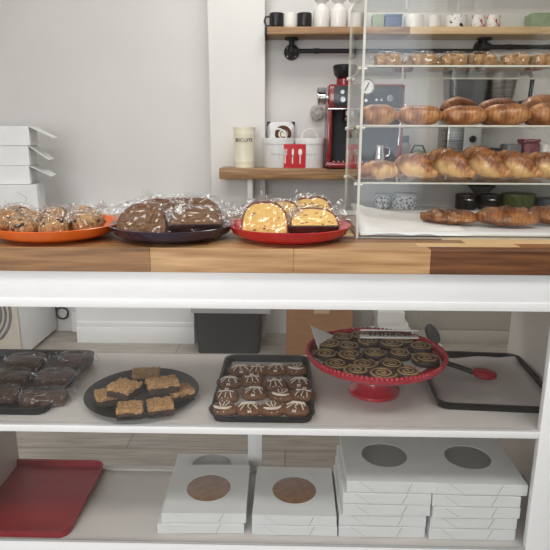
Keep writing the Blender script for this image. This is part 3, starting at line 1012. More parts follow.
# --- oval plate with crumble bars
x, y = atz(142.5, 392.5, ZM + 0.016)
xpl, ypl = x, y
tag(obj('black_oval_plate', plate_bm(0.150, 0.022, sy=1.03), MT['pan'], loc=(x, y, ZM)), 'dark oval plate of crumble bars between the two black trays', 'plate')
def bar_parts(t, a, b, h, seed):
    for nm, z0, z1, m, amp in (('date_layer', 0, h * 0.6, MT['barfill'], 0.002), ('crumble_top', h * 0.6, h, MT['barcrumb'], 0.006)):
        bm = new()
        box(bm, -a / 2, a / 2, -b / 2, b / 2, z0, z1, 0.0012)
        bmesh.ops.subdivide_edges(bm, edges=bm.edges[:], cuts=9, use_grid_fill=True)
        for v in bm.verts:
            if v.co.z > 0.001:
                v.co += Vector((nz(v.co, 210, seed), nz(v.co, 210, seed + 1), nz(v.co, 190, seed + 2))) * amp
        o = obj(nm, bm, m, t)
        o['label'] = 'dark sticky filling' if nm == 'date_layer' else 'golden crumble topping'
bars = [(146, 371, 0.075, 0.055, 8, 0, 'at the back of the dark oval plate'), (107, 392, 0.06, 0.055, 25, 0, 'at the left edge of the dark oval plate'), (180, 388, 0.06, 0.06, 30, 0, 'at the right edge of the dark oval plate'),
        (160, 402, 0.062, 0.052, 18, 0, 'at the front right of the dark oval plate'), (130, 405, 0.062, 0.05, 10, 0, 'at the front left of the dark oval plate'),
        (124, 384, 0.068, 0.058, -24, 1, 'stacked on top at the left of the dark oval plate'), (162, 380, 0.078, 0.052, 22, 1, 'stacked on top at the right of the dark oval plate')]
for i, (px, py, a, b, rz, lv, lab) in enumerate(bars):
    h = 0.029
    a, b = a * 0.98, b * 0.98
    zb_ = ZM + 0.0128 + lv * (h + 0.001)
    x, y = atz(px, py, zb_ + h)
    t = thing('crumble_bar', 'date crumble bar ' + lab, 'crumble bar', (x, y, zb_), (0, 0, R(rz)), 'crumble bars on the oval plate')
    bar_parts(t, a, b, h, i * 3 + 1)

# --- gingerbread tray
def quad_center(bl, br_, fl, fr, z):
    P = [Vector(atz(*q, z)) for q in (bl, br_, fl, fr)]
    return P
P = quad_center((228, 357), (307, 359), (209, 419), (315, 420), ZM + 0.012)
cx = sum(p.x for p in P) / 4; cyy = sum(p.y for p in P) / 4
wx = ((P[1] - P[0]).length + (P[3] - P[2]).length) / 2 + 0.008
wy = ((P[0] - P[2]).length + (P[1] - P[3]).length) / 2 + 0.010
tag(obj('black_tray', tray_bm(wx, wy, 0.020, 0.03), MT['pan'], loc=(cx, cyy, ZM)), 'black rectangular tray of iced gingerbread in the middle of the shelf', 'tray', 'black trays on the middle shelf')
tag(obj('baking_paper', box(new(), -wx / 2 + 0.022, wx / 2 - 0.022, -wy / 2 + 0.022, wy / 2 - 0.022, 0, 0.0008), MT['paperg'], loc=(cx, cyy, ZM + 0.0046)), 'grey baking paper lining the gingerbread tray', 'paper')
def cookie_bm(seed, r=0.0368):
    bm = new()
    n = 40
    prof = [(0, 0), (0.92, 0), (1.0, 0.004), (0.98, 0.009), (0.88, 0.0135), (0.6, 0.016), (0.25, 0.017), (0, 0.017)]
    rings = []
    for (k, z) in prof:
        if k == 0:
            rings.append([bm.verts.new((0, 0, z))]); continue
        ring = []
        for i in range(n):
            a = 2 * PI * i / n
            rr = r * k * (1 + 0.06 * math.cos(4 * a + seed) * k + 0.04 * nz((math.cos(a), math.sin(a), seed), 1.5))
            ring.append(bm.verts.new((rr * math.cos(a), rr * math.sin(a) * 0.92, z + 0.0015 * nz((rr * math.cos(a), rr * math.sin(a), z), 70, seed))))
        rings.append(ring)
    for a, b in zip(rings, rings[1:]):
        skin(bm, a, b)
    return bm
def icing_bm(kind, r=0.0368):
    bm = new()
    def zt(x, y):
        q = min(1, math.hypot(x, y) / r)
        return 0.0182 - 0.0040 * max(0, q - 0.45) ** 1.4 / 0.43
    def line(pts, w=0.0017):
        P = []
        for (a, b) in zip(pts, pts[1:]):
            for k in range(5):
                u = a[0] + (b[0] - a[0]) * k / 4; v = (a[1] + (b[1] - a[1]) * k / 4) * 1.15 - 0.12
                P.append((u * r, v * r, zt(u * r, v * r)))
        P = [p for i, p in enumerate(P) if i == 0 or (Vector(p) - Vector(P[i - 1])).length > 1e-5]
        tube(bm, P, w, 6)
    def dot(x, y):
        y = y * 1.1 - 0.05
        sphere(bm, (x * r, y * r, zt(x * r, y * r)), 0.0018, 0.0018, 0.0014, 8, 6)
    if kind == 0:       # boat-like crown: two bars, three rays
        line([(-0.62, -0.05), (-0.2, -0.2), (0.3, -0.2), (0.62, -0.02)]); line([(-0.5, -0.22), (-0.15, -0.34), (0.25, -0.34), (0.5, -0.2)])
        line([(-0.12, 0.0), (-0.34, 0.5)]); line([(0.02, 0.0), (0.02, 0.55)]); line([(0.16, 0.0), (0.36, 0.5)])
        dot(-0.2, 0.72); dot(0.12, 0.75); dot(0.3, 0.7); dot(-0.2, -0.75); dot(0.2, -0.72)
    elif kind == 1:     # gate-like: bars on top, slanting legs, little cross
        line([(-0.4, 0.55), (0.5, 0.55)]); line([(-0.5, 0.38), (0.6, 0.38)])
        line([(-0.15, 0.38), (-0.55, -0.3)]); line([(0.12, 0.38), (-0.02, 0.0)]); line([(0.3, 0.38), (0.6, -0.3)]); line([(-0.35, 0.38), (-0.65, 0.1)])
        line([(-0.1, -0.5), (0.14, -0.68)]); line([(0.14, -0.5), (-0.1, -0.68)])
        dot(0.0, -0.25); dot(0.1, -0.36); dot(0.62, 0.1)
    else:
        line([(-0.55, 0.2), (0.0, 0.32), (0.55, 0.2)]); line([(-0.3, 0.05), (-0.45, -0.5)]); line([(0, 0.1), (0, -0.5)]); line([(0.3, 0.05), (0.45, -0.5)])
        line([(-0.12, 0.7), (0.12, 0.52)]); line([(0.12, 0.7), (-0.12, 0.52)])
        dot(-0.5, 0.5); dot(0.5, 0.5); dot(0.2, -0.7); dot(-0.2, -0.7)
    return bm
crows = [('front row', [(223, 407, 0), (248, 407.5, 1), (272, 407.5, 0), (296, 407, 1)]), ('second row from the front', [(226, 394, 2), (254, 391.5, 1), (281, 394, 0), (303, 393, 2)]),
         ('third row from the front', [(229, 381, 1), (252, 379, 2), (275, 383, 2), (299, 382, 1)]), ('back row', [(240, 369, 1), (257, 369, 2), (276, 368, 1), (296, 368, 0)])]
ords = ('leftmost', 'second from left', 'third from left', 'rightmost')
base_cookies = {}
for (rw, L) in crows:
    for j, (px, py, kind) in enumerate(L):
        x, y = atz(px, py, ZM + 0.018)
        lab = 'gingerbread cookie with white icing lines, %s, %s' % (rw, ords[j])
        rz = R(random.Random(px).uniform(-14, 14))
        if kind not in base_cookies:
            t = thing('gingerbread_cookie', lab, 'cookie', (x, y, ZM + 0.0055), (0, 0, rz), 'iced gingerbread on the middle tray')
            obj('biscuit', cookie_bm(kind + 1), MT['ginger'], t)
            o = obj('icing', icing_bm(kind), MT['icing'], t); o['label'] = 'white piped icing'
            base_cookies[kind] = t
        else:
            dup(base_cookies[kind], (x, y, ZM + 0.0055), (0, 0, rz), lab)

# --- cake stand with spiral rolls
xs, ys = atz(375.5, 356, 0.565)
SH = 0.112
stand = thing('cake_stand', 'red footed cake stand of spiral rolls on the middle shelf', 'cake stand', (xs, ys, ZM))
bm = new()
lathe(bm, [(0, 0), (0.068, 0), (0.070, 0.003), (0.069, 0.010), (0.058, 0.018), (0.044, 0.040), (0.040, 0.070), (0.046, 0.086), (0.056, 0.0935), (0, 0.0935)], 56)
obj('foot', bm, MT['redstand'], stand)
bm = new()
RS = 0.186
lathe(bm, [(0, 0.0935), (0.06, 0.0935), (0.15, 0.096), (RS - 0.006, 0.100), (RS, 0.106), (RS + 0.001, SH + 0.006), (RS - 0.004, SH + 0.008), (RS - 0.007, SH + 0.004), (RS - 0.012, 0.105), (0.15, 0.1015), (0, 0.101)], 96)
dish = obj('dish', bm, MT['redstand'], stand)
bm = new()
for k in range(96):
    a = 2 * PI * k / 96
    sphere(bm, (math.cos(a) * (RS - 0.001), math.sin(a) * (RS - 0.001), SH + 0.006), 0.0062, 0.0062, 0.0062, 10, 8)
o = obj('beaded_rim', bm, MT['redstand'], dish)
zr = ZM + 0.1015
# doily under the rolls, its corner standing up at the back left
bm = new()
lathe(bm, [(0, 0), (0.142, 0.0), (0.142, 0.0006), (0, 0.0006)], 48)
for (ang, rise, out) in ((148, 0.062, 0.045), (205, 0.016, 0.04)):
    a = R(ang)
    c0 = Vector((math.cos(a), math.sin(a), 0)); s0 = Vector((-c0.y, c0.x, 0))
    p = [c0 * 0.142 + s0 * (-0.075), c0 * 0.142 + s0 * 0.06, c0 * (0.142 + out) + Vector((0, 0, rise)) + s0 * (0.03 if rise > 0.03 else -0.02)]
    q = [v + Vector((0, 0, 0.0008)) + c0 * -0.001 for v in p]
    A = [bm.verts.new(v) for v in p]; B = [bm.verts.new(v) for v in q]
    bm.faces.new(A[::-1]); bm.faces.new(B)
    for k in range(3):
        bm.faces.new((A[k], A[(k + 1) % 3], B[(k + 1) % 3], B[k]))
o = obj('paper_liner', bm, MT['paper'], loc=(xs, ys, zr + 0.0004), smooth=False)
tag(o, 'white paper liner with raised corner on the red cake stand', 'paper')
def roll_parts(t, seed):
    r = 0.0345
    bm = new()
    lathe(bm, [(0, 0), (r * 0.94, 0), (r, 0.003), (r, 0.011), (r * 0.93, 0.0145), (r * 0.6, 0.0155), (0, 0.0155)], 32)
    for v in bm.verts:
        v.co.x *= 1 + 0.06 * nz((v.co.x, v.co.y, 0), 30, seed); v.co.y *= 1 + 0.06 * nz((v.co.y, v.co.x, 0), 30, seed + 4)
    obj('dark_dough', bm, MT['roll'], t)
    bm = new()
    P = []
    N = 70
    for k in range(N + 1):
        u = k / N
        a = u * 2 * PI * 2.4 + seed
        rr = r * (0.06 + 0.88 * u)
        P.append((rr * math.cos(a), rr * math.sin(a), 0.0152 - 0.0015 * (u ** 4)))
    tube(bm, P, 0.0030, 6)
    o = obj('swirl', bm, MT['swirl'], t)
    o['label'] = 'pale spiral of dough'
rolls = [('back row', [(338, 334), (357, 329), (378, 331), (400, 332), (419, 329)]), ('second row from the back', [(325, 342), (348, 345), (369, 340), (391, 342), (421, 345)]),
         ('middle row', [(326, 353), (350, 353.5), (374, 351.5), (399, 352), (426, 357.5)]), ('second row from the front', [(335, 363), (364, 363), (391, 363)]), ('front row', [(355, 371), (383, 374), (408, 371)])]
o5 = {5: ('leftmost', 'second from left', 'centre one', 'second from right', 'rightmost'), 3: ('left one', 'centre one', 'right one')}
rp = None
k_ = 0
for (rw, L) in rolls:
    for j, (px, py) in enumerate(L):
        x, y = atz(px, py, zr + 0.017)
        dv = Vector((x - xs, y - ys))
        if dv.length > 0.141:
            dv = dv.normalized() * 0.141
        x, y = xs + dv.x, ys + dv.y
        lab = 'spiral roll with pale swirl, %s of cake stand, %s' % (rw, o5[len(L)][j])
        k_ += 1
        if rp is None:
            rp = thing('spiral_roll', lab, 'pastry roll', (x, y, zr + 0.0012), (0, 0, 0), 'spiral rolls on the red cake stand')
            roll_parts(rp, 1.0)
        else:
            s = random.Random(k_).uniform(0.92, 1.08)
            dup(rp, (x, y, zr + 0.0012), (0, 0, k_ * 1.7), lab, (s, s, 1))

# --- reflection in the front glass, built as a clear sheet over the stand
t = thing('glass_reflection', 'glass reflection built as a clear sheet with white strip over the cake stand', 'reflection')
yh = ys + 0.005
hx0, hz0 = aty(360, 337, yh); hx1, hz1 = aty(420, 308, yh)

# --- right tray with paper and tongs
Q = quad_center((434, 350), (511, 354), (462, 415), (548, 405), ZM + 0.014)
wx, wy = 0.318, 0.375
cx, cyy = 0.560, 1.530
trR = thing('black_tray', 'empty black rectangular tray lined with grey paper at the right of the shelf', 'tray', (cx, cyy, ZM), (0, 0, R(-4)), 'black trays on the middle shelf')
obj('pan', tray_bm(wx, wy, 0.022, 0.035), MT['pan'], trR)
bm = new()
g = []
for i in range(17):
    row = []
    for j in range(13):
        u, v = i / 16 - 0.5, j / 12 - 0.5
        x = u * (wx - 0.028); y = v * (wy - 0.036)
        z = 0.0062 + 0.003 * nz((x, y, 0), 16, 6) + 0.014 * max(0, u - 0.30) / 0.2 * 0.8 + 0.005 * (1 + math.sin(u * 9)) * (v + 0.5)
        row.append(bm.verts.new((x, y, max(z, 0.0052))))
    g.append(row)
for i in range(16):
    for j in range(12):
        bm.faces.new((g[i][j], g[i + 1][j], g[i + 1][j + 1], g[i][j + 1]))
o = obj('baking_paper', bm, MT['paperg'], loc=(cx, cyy, ZM), rot=(0, 0, R(-4)))
so = o.modifiers.new('thick', 'SOLIDIFY'); so.thickness = 0.0006
tag(o, 'rippled grey baking paper in the empty right-hand black tray', 'paper')
# tongs: lie from the cake stand's rim towards the tray's centre
ax, ay = atz(437, 357, ZM + 0.050); bx, by = atz(474, 371, ZM + 0.030); ex, ey = atz(495, 376, ZM + 0.016)
A = Vector((ax, ay, ZM + 0.042)); B = Vector((bx, by, ZM + 0.026)); Ee = Vector((ex, ey, ZM + 0.018))
d = (B - A).normalized()
A = A - d * 0.10
tg = thing('tongs', 'serving tongs with red silicone tips and black handle on the right tray', 'tongs', (A.x, A.y, A.z))
s = d.cross(Vector((0, 0, 1))).normalized()
for sg in (-1, 1):
    bm = new()
    P = [s * 0.002 * sg, (B - A) * 0.5 + s * 0.0055 * sg, (B - A) + s * 0.007 * sg]
    tube(bm, P, [0.0045, 0.0055, 0.005], 10)
    arm = obj('arm', bm, MT['blackm'], tg)
    bm = new()
    vs = sphere(bm, (0, 0, 0), 0.036, 0.024, 0.011, 18, 10)
    rot = (Ee - B).normalized().to_track_quat('X', 'Z').to_matrix()
    for v in vs:
        v.co = rot @ v.co + (B - A) + (Ee - B) * 0.5 + s * 0.003 * sg + Vector((0, 0, 0.005 * sg))
    o = obj('tip', bm, MT['rubber'], arm)
    o['label'] = 'red silicone tip'
bm = new(); cyl(bm, (0, 0, 0), 0.007, 0.02, 'z', 12)
obj('hinge', bm, MT['chrome'], tg)

# geometry imitating the glass reflection: clear sheet, white strips, dark marks
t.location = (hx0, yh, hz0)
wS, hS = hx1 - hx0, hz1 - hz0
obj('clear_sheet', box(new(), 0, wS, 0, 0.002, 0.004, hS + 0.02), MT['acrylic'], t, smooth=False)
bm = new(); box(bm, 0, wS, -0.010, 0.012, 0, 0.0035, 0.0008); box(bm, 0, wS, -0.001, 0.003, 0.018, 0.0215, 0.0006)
o = obj('white_strip', bm, MT['white'], t); o['label'] = 'white strips of the glass reflection'
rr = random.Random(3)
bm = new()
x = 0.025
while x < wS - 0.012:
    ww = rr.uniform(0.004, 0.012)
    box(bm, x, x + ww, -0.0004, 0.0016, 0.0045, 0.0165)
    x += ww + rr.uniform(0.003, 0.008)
o = obj('dark_marks', bm, MT['crust'], t, smooth=False); o['label'] = 'dark blurred marks of the glass reflection'

# ================================================================== LOWER SHELF
ZL = 0.130
xr_, yb_ = atz(101, 463, ZL + 0.02)
_, yf_ = atz(60, 539, ZL + 0.012)
xr2, _ = atz(71, 536, ZL + 0.01)
wx = 0.335
tag(obj('red_tray', tray_bm(wx, 0.327, 0.022, 0.035, flare=0.007), MT['redtray'], loc=((xr_ + xr2) / 2 - wx / 2 + 0.006, 1.2585 + 0.1635, ZL + 0.0030), rot=(R(1.0), 0, 0)), 'empty dark red rectangular tray at the left of the lower shelf', 'tray')

def pie_box(name, label, x, y, z, wd, dp, h, rz=0, window=True, film_key='window_film', wxy=(0.122, 0.124), woff=0.0, grp='white pie boxes on the lower shelf'):
    t = thing(name, label, 'pie box', (x, y, z), (0, 0, R(rz)), grp)
    n = 48
    def sq(hw, hd, zz):
        pts = []
        for k in range(n):
            a = 2 * PI * k / n + PI / 4
            ca, sa = math.cos(a), math.sin(a)
            m_ = max(abs(ca), abs(sa))
            pts.append(Vector((ca / m_ * hw, sa / m_ * hd + dp / 2, zz)))
        return pts
    def el(zz, s=1.0):
        return [Vector((math.cos(2 * PI * k / n + PI / 4) * wxy[0] / 2 * s, dp / 2 + woff + math.sin(2 * PI * k / n + PI / 4) * wxy[1] / 2 * s, zz)) for k in range(n)]
    bm = new()
    if window:
        loft(bm, [sq(wd / 2 - 0.001, dp / 2 - 0.001, 0.0), sq(wd / 2, dp / 2, 0.001), sq(wd / 2, dp / 2, h - 0.001), sq(wd / 2 - 0.001, dp / 2 - 0.001, h), el(h), el(h - 0.0012),
                  sq(wd / 2 - 0.002, dp / 2 - 0.002, h - 0.0013), sq(wd / 2 - 0.002, dp / 2 - 0.002, 0.0016)], True, True)
    else:
        loft(bm, [sq(wd / 2 - 0.001, dp / 2 - 0.001, 0.0), sq(wd / 2, dp / 2, 0.001), sq(wd / 2, dp / 2, h - 0.001), sq(wd / 2 - 0.001, dp / 2 - 0.001, h)])
    obj('carton', bm, MT['card'], t, smooth=False)
    # tuck flap on the front: thin trapezoid with its slits
    bm = new()
    tw = wd * 0.30
    loop0 = [(-tw - 0.012, -0.0018, h - 0.0012), (tw * 0.55 + 0.012, -0.0018, h - 0.0012), (tw * 0.55, -0.0018, 0.003), (-tw * 0.62, -0.0018, 0.003)]
    loft(bm, [[Vector(p) for p in loop0], [Vector((p[0], 0.0002, p[2])) for p in loop0]])
    obj('front_flap', bm, MT['card'], t, smooth=False)
    for (xa, xb) in ((-tw - 0.0145, -tw * 0.62 - 0.002), (tw * 0.55 + 0.0145, tw * 0.55 + 0.002)):
        bm = new()
        q = [Vector((xa, -0.0004, h - 0.0012)), Vector((xa + 0.001, -0.0004, h - 0.0012)), Vector((xb + 0.001, -0.0004, 0.003)), Vector((xb, -0.0004, 0.003))]
        loft(bm, [q, [p + Vector((0, 0.0006, 0)) for p in q]])
        obj('slit', bm, MT['grey'], t, smooth=False)
    if window:
        bm = new()
        f0 = [bm.verts.new(p) for p in el(h - 0.0016, 1.04)]
        f1 = [bm.verts.new(p) for p in el(h - 0.0014, 1.04)]
        bm.faces.new(f0[::-1]); bm.faces.new(f1); skin(bm, f0, f1)
        o = obj('window_film', bm, MT[film_key], t, smooth=False)
        o['label'] = 'oval clear window'
    return t
def pie(label, x, y, z, r):
    t = thing('pie', label, 'pie', (x, y, z), (0, 0, 0.4), 'pies inside the white boxes')
    bm = new(); lathe(bm, [(0, 0), (r * 0.8, 0), (r, 0.018), (r * 1.03, 0.021), (r * 0.97, 0.023), (r * 0.9, 0.0205), (0, 0.0205)], 40)
    obj('pie_crust', bm, MT['piecrust'], t)
    bm = new(); lathe(bm, [(0, 0.0206), (r * 0.9, 0.0206), (r * 0.8, 0.0225), (0, 0.024)], 40)
    o = obj('filling', bm, MT['pie'], t); o['label'] = 'brown pie filling'
h1 = 0.0285
def xat(px, py, y, ):
    return aty(px, py, y)[0]
# stack 1 (left): a deeper box below, a windowed box above
zA = ZL + 0.0005
def stack(fronts, zbase, yfront):
    pass
xa0, xa1 = xat(158, 534, 1.29), xat(244, 534, 1.29)
pie_box('pie_box', 'white pie box, deeper lower box of the leftmost stack with a second window behind', (xa0 + xa1) / 2, 1.290, zA, xa1 - xa0, 0.340, h1, 1.5, woff=0.105, film_key='window_film_clear')
xa0, xa1 = xat(162, 520, 1.295), xat(246, 520, 1.295)
bx1 = (xa0 + xa1) / 2
pie_box('pie_box', 'white pie box with round window on top of the leftmost stack', bx1, 1.294, zA + h1 + 0.0006, xa1 - xa0, 0.228, h1, 1.0, film_key='window_film_clear')
pie('brown pie seen through the window of the leftmost top box', bx1, 1.294 + 0.114, zA + h1 + 0.0026, 0.088)
xa0, xa1 = xat(190, 470, 1.57), xat(248, 470, 1.57)
# stack 2
xa0, xa1 = xat(252, 536, 1.29), xat(337, 536, 1.29)
pie_box('pie_box', 'white pie box at the bottom of the second stack from left', (xa0 + xa1) / 2, 1.289, zA, xa1 - xa0, 0.228, h1)
xa0, xa1 = xat(252, 522, 1.292), xat(336.5, 522, 1.292)
bx2 = (xa0 + xa1) / 2
pie_box('pie_box', 'white pie box with round window on top of the second stack from left', bx2, 1.291, zA + h1 + 0.0006, xa1 - xa0, 0.226, h1, -0.6, film_key='window_film_clear')
pie('brown pie seen through the window of the second stack\'s top box', bx2, 1.291 + 0.113, zA + h1 + 0.0026, 0.088)
# stacks 3 and 4: five boxes each
lv = ('bottom box', 'second box up', 'middle box', 'second box from the top', 'top box with round dark window')
S3 = [(338.5, 424.5, 538), (339, 425.5, 526), (343, 430, 513), (343, 431, 499), (347, 437, 484)]
S4 = [(428.5, 514.5, 542), (430, 516, 529), (432.5, 520, 515), (432.5, 520.5, 501), (437, 528, 486)]
hb = 0.0312
for (S, nm, yy) in ((S3, 'third', 1.288), (S4, 'rightmost', 1.284)):
    for k, (p0, p1, py) in enumerate(S):
        y_ = yy + 0.0015 * (k % 2) + (0.004 if k == 4 else 0)
        x0_, x1_ = xat(p0, py, y_), xat(p1, py, y_)
        pie_box('pie_box', 'white pie box, %s of the %s stack' % (lv[k], nm), (x0_ + x1_) / 2, y_, zA + k * (hb + 0.0012), x1_ - x0_, 0.232, hb, (0.8, -0.5, 0.4, -0.7, -0.4)[k], window=(k == 4), wxy=(0.124, 0.120), woff=0.012)

# ================================================================== BACK OF THE SHOP, LEFT
# washing machine against the back wall, boxes on top of it
yA = 2.74
xA, _ = aty(22, 355, yA)
wm = thing('washing_machine', 'white front-loading washing machine against the left back wall', 'washing machine', (xA - 0.60, yA, 0))
HM = 0.765
obj('body', box(new(), 0, 0.60, 0.02, 0.47, 0.02, HM, 0.012), MT['enamel'], wm)
o = obj('front_panel', box(new(), 0, 0.60, 0.0, 0.0205, 0.02, HM, 0.010), MT['wash'], wm); o['label'] = 'front panel with beige light in its colour'
bm = new()
dcx, dcz = 0.60 - 0.22, 0.27
for (r0, rt) in ((0.185, 0.007), (0.160, 0.006), (0.138, 0.005)):
    tube(bm, [(dcx + r0 * math.cos(2 * PI * k / 40), -0.003, dcz + r0 * math.sin(2 * PI * k / 40)) for k in range(40)], rt, 8, closed=True)
dr = obj('door_ring', bm, MT['grey'], wm); dr['label'] = 'round grey door rings'
bm = new(); cyl(bm, (dcx, -0.002, dcz), 0.13, 0.012, 'y', 40)
obj('door_glass', bm, MT['black'], dr)
for sx in (0.05, 0.55):
    for sy in (0.06, 0.42):
        obj('foot', cyl(new(), (sx, sy, 0.01), 0.02, 0.02, 'z', 12), MT['black'], wm)
# black cable loop on the wall
cxk, czk = aty(64, 313, 3.215)
bm = new()
tube(bm, [(0.035 * math.cos(a) * 1.0, 0.004 * math.sin(3 * a), 0.036 * math.sin(a)) for a in [R(-200 + 24 * k) for k in range(17)]] + [(-0.034, 0, 0.06)], 0.006, 8)
tag(obj('cable', bm, MT['black'], loc=(cxk - 0.01, 3.213, czk)), 'black cable loop beside the washing machine at the back wall', 'cable')

def carton(name, label, x0, x1, y0, y1, z0, z1, m, grp=None, flap=None, taped=False, rz=0):
    t = thing(name, label, 'box', ((x0 + x1) / 2, y0, z0), (0, 0, R(rz)), grp)
    hw = (x1 - x0) / 2
    t.location.x = x1 - hw * math.cos(R(rz)); t.location.y = y0 - hw * math.sin(R(rz))
    obj('carton', box(new(), -hw, hw, 0, y1 - y0, 0, z1 - z0, 0.002), m, t, smooth=False)
    if flap:
        bm = new()
        L_, drop = flap
        p = [Vector((hw, 0.004, z1 - z0 - 0.002)), Vector((hw, y1 - y0 - 0.004, z1 - z0 - 0.002)), Vector((hw + L_, y1 - y0 - 0.02, z1 - z0 - drop)), Vector((hw + L_, 0.02, z1 - z0 - drop))]
        loft(bm, [p, [q + Vector((0, 0, 0.0018)) for q in p]])
        obj('flap', bm, m, t, smooth=False)
        bm = new(); box(bm, hw + 0.0002, hw + 0.0016, 0.02, 0.10, 0.006, z1 - z0 - 0.02)
        obj('side_tab', bm, m, t, smooth=False)
    if taped:
        o = obj('tape', box(new(), -0.03, 0.05, -0.0008, 0.0002, z1 - z0 - 0.10, z1 - z0), MT['tape'], t, smooth=False); o['label'] = 'pale packing tape'
    return t
gw = 'white cartons stacked on the washing machine'
yB = 2.80
def bz(py):
    return aty(20, py, yB)[1]
zl = [HM + 0.0005, bz(184), bz(165.5), bz(145.5), bz(126)]
xE = [aty(40, 195, yB)[0], aty(29.5, 172, yB)[0], aty(29, 155, yB)[0], aty(29, 134, yB)[0]]
labs = ['white lidded carton with a crease mark, bottom of the stack on the washing machine', 'white open-flapped carton directly above the bottom lidded carton', 'white open-flapped carton second from the top of the left stack', 'topmost white open-flapped carton of the left stack']
for k in range(4):
    fl = None if k == 0 else ((0.095, 0.055), (0.085, 0.07), (0.105, 0.055), )[k - 1]
    if k == 0:
        t = carton('white_carton', labs[0], xE[0] - 0.36, xE[0], yB - 0.03, yB + 0.21, zl[0], zl[1] - 0.002, MT['card'], gw, rz=15)
        bm = new()
        P = []
        for q in range(30):
            a = R(190 + 170 * q / 29)
            P.append((0.08 + 0.05 * math.cos(a), -0.0008, 0.085 + 0.045 * math.sin(a)))
        P.append((0.115, -0.0008, 0.095)); P.append((0.09, -0.0008, 0.112))
        tube(bm, P, 0.0008, 5)
        o = obj('crease_mark', bm, MT['lidgrey'], t); o['label'] = 'faint grey looping line'
    else:
        carton('white_carton', labs[k], xE[k] - 0.36, xE[k], yB, yB + 0.21, zl[k] - 0.0005, zl[k + 1] - 0.001, MT['card'], gw, flap=fl, rz=13)
bm = new(); tube(bm, [(0, 0, 0), (0.02, -0.004, 0.006), (0.05, -0.002, 0.004)], 0.004, 8)
xx, zz = aty(-1, 187, yB - 0.035)
# ---- low cabinet with plinth behind the case
x0, _ = aty(76, 325, 3.03); x1, _ = aty(194, 325, 3.03)
lc = thing('low_cabinet', 'low plain white cabinet with moulded plinth at the back wall', 'cabinet', (x0, 3.03, 0))
obj('body', box(new(), 0.0, x1 - x0, 0.012, 0.198, 0.0, 0.74, 0.002), MT['lacquer'], lc)
bm = new(); box(bm, 0, x1 - x0, 0, 0.0125, 0, 0.095, 0.001); box(bm, 0, x1 - x0, 0.004, 0.0125, 0.095, 0.125, 0.003)
obj('plinth', bm, MT['lacquer'], lc)
# ---- black crate with grey lid
x0, _ = aty(194, 335, 2.87); x1, _ = aty(262, 335, 2.87)
cr = thing('storage_crate', 'black storage crate with pale grey lid on the floor behind the case', 'crate', ((x0 + x1) / 2, 2.87, 0))
hw = (x1 - x0) / 2
bm = new()
loft(bm, [[Vector((p.x, p.y + 0.15, 0)) for p in rrect(2 * hw - 0.03, 0.26, 0.02, 0)], [Vector((p.x, p.y + 0.15, 0.235)) for p in rrect(2 * hw, 0.29, 0.02, 0)]])
obj('bin', bm, MT['blackm'], cr)
bm = new(); loft(bm, [[Vector((p.x + 0.02, p.y + 0.15, z)) for p in rrect(2 * hw + 0.07 - i, 0.31 - i, 0.02, 0)] for (z, i) in ((0.2355, 0.0), (0.262, 0.0), (0.268, 0.01))])
o = obj('lid', bm, MT['lidgrey'], cr); o['label'] = 'pale grey lid'
# ---- cardboard box
x0, _ = aty(286, 340, 2.80); x1, _ = aty(352, 340, 2.80)
carton('cardboard_box', 'brown cardboard box with pale tape on the floor behind the red stand', x0, x1, 2.80, 3.0, 0.0, 0.36, MT['kraft'], taped=True)
# ---- flat white boxes and grey bag on the floor behind the stand
for k, (p0, p1, y0_, z0_, z1_, lab) in enumerate(((374, 416, 2.86, 0.0, 0.12, 'white flat carton at the bottom of the floor pile behind the cake stand'), (378, 408, 2.875, 0.1205, 0.185, 'white flat carton in the middle of the floor pile behind the cake stand'), (377, 404, 2.87, 0.1855, 0.25, 'white flat carton on top of the floor pile behind the cake stand'))):
    x0, _ = aty(p0, 330, y0_); x1, _ = aty(p1, 330, y0_)
    carton('white_carton', lab, x0, x1, y0_, 3.02, z0_, z1_, MT['card'], 'white cartons on the floor')
xg, _ = aty(431, 335, 2.93)
tag(obj('white_block', box(new(), -0.06, 0.055, -0.04, 0.07, 0, 0.055, 0.004), MT['card'], loc=(xg, 2.93, 0)), 'small white block on the floor right of the white cartons', 'box')
bm = new()
vs = sphere(bm, (0, 0, 0.05), 0.038, 0.03, 0.055, 20, 14)
for v in vs:
    v.co.x += (v.co.z - 0.06) * -0.45
    v.co *= 1 + 0.10 * nz(v.co, 30, 2)
    v.co.z = max(0, v.co.z)
tag(obj('grey_bag', bm, MT['dgrey'], loc=(xg + 0.005, 2.935, 0.056)), 'dark grey slumped bag on the small white block behind the stand', 'bag')
# ---- long base cabinet and counter at the right
x0, _ = aty(330, 330, 3.07)
bc = thing('base_cabinet', 'long base cabinet with shade put into its grey grooved front at the right back wall', 'cabinet', (x0, 3.07, 0))
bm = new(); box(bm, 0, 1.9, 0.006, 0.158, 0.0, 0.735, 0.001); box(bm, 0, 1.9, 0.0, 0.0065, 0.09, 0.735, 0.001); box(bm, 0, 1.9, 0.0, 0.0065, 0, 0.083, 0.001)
obj('front_board', bm, mat('shaded_cabinet_front', C(166, 160, 150), C(170, 164, 154), rough=0.5), bc)  # shade over the cabinet front is put into this grey-beige
x00 = -0.115
o = obj('counter', box(new(), x00, 2.2, 3.04, 3.229, 0.736, 0.762, 0.002), MT['lacquer'])
tag(o, 'narrow white back counter carrying pots and tins under the wall shelf', 'counter')
ZK = 0.7625

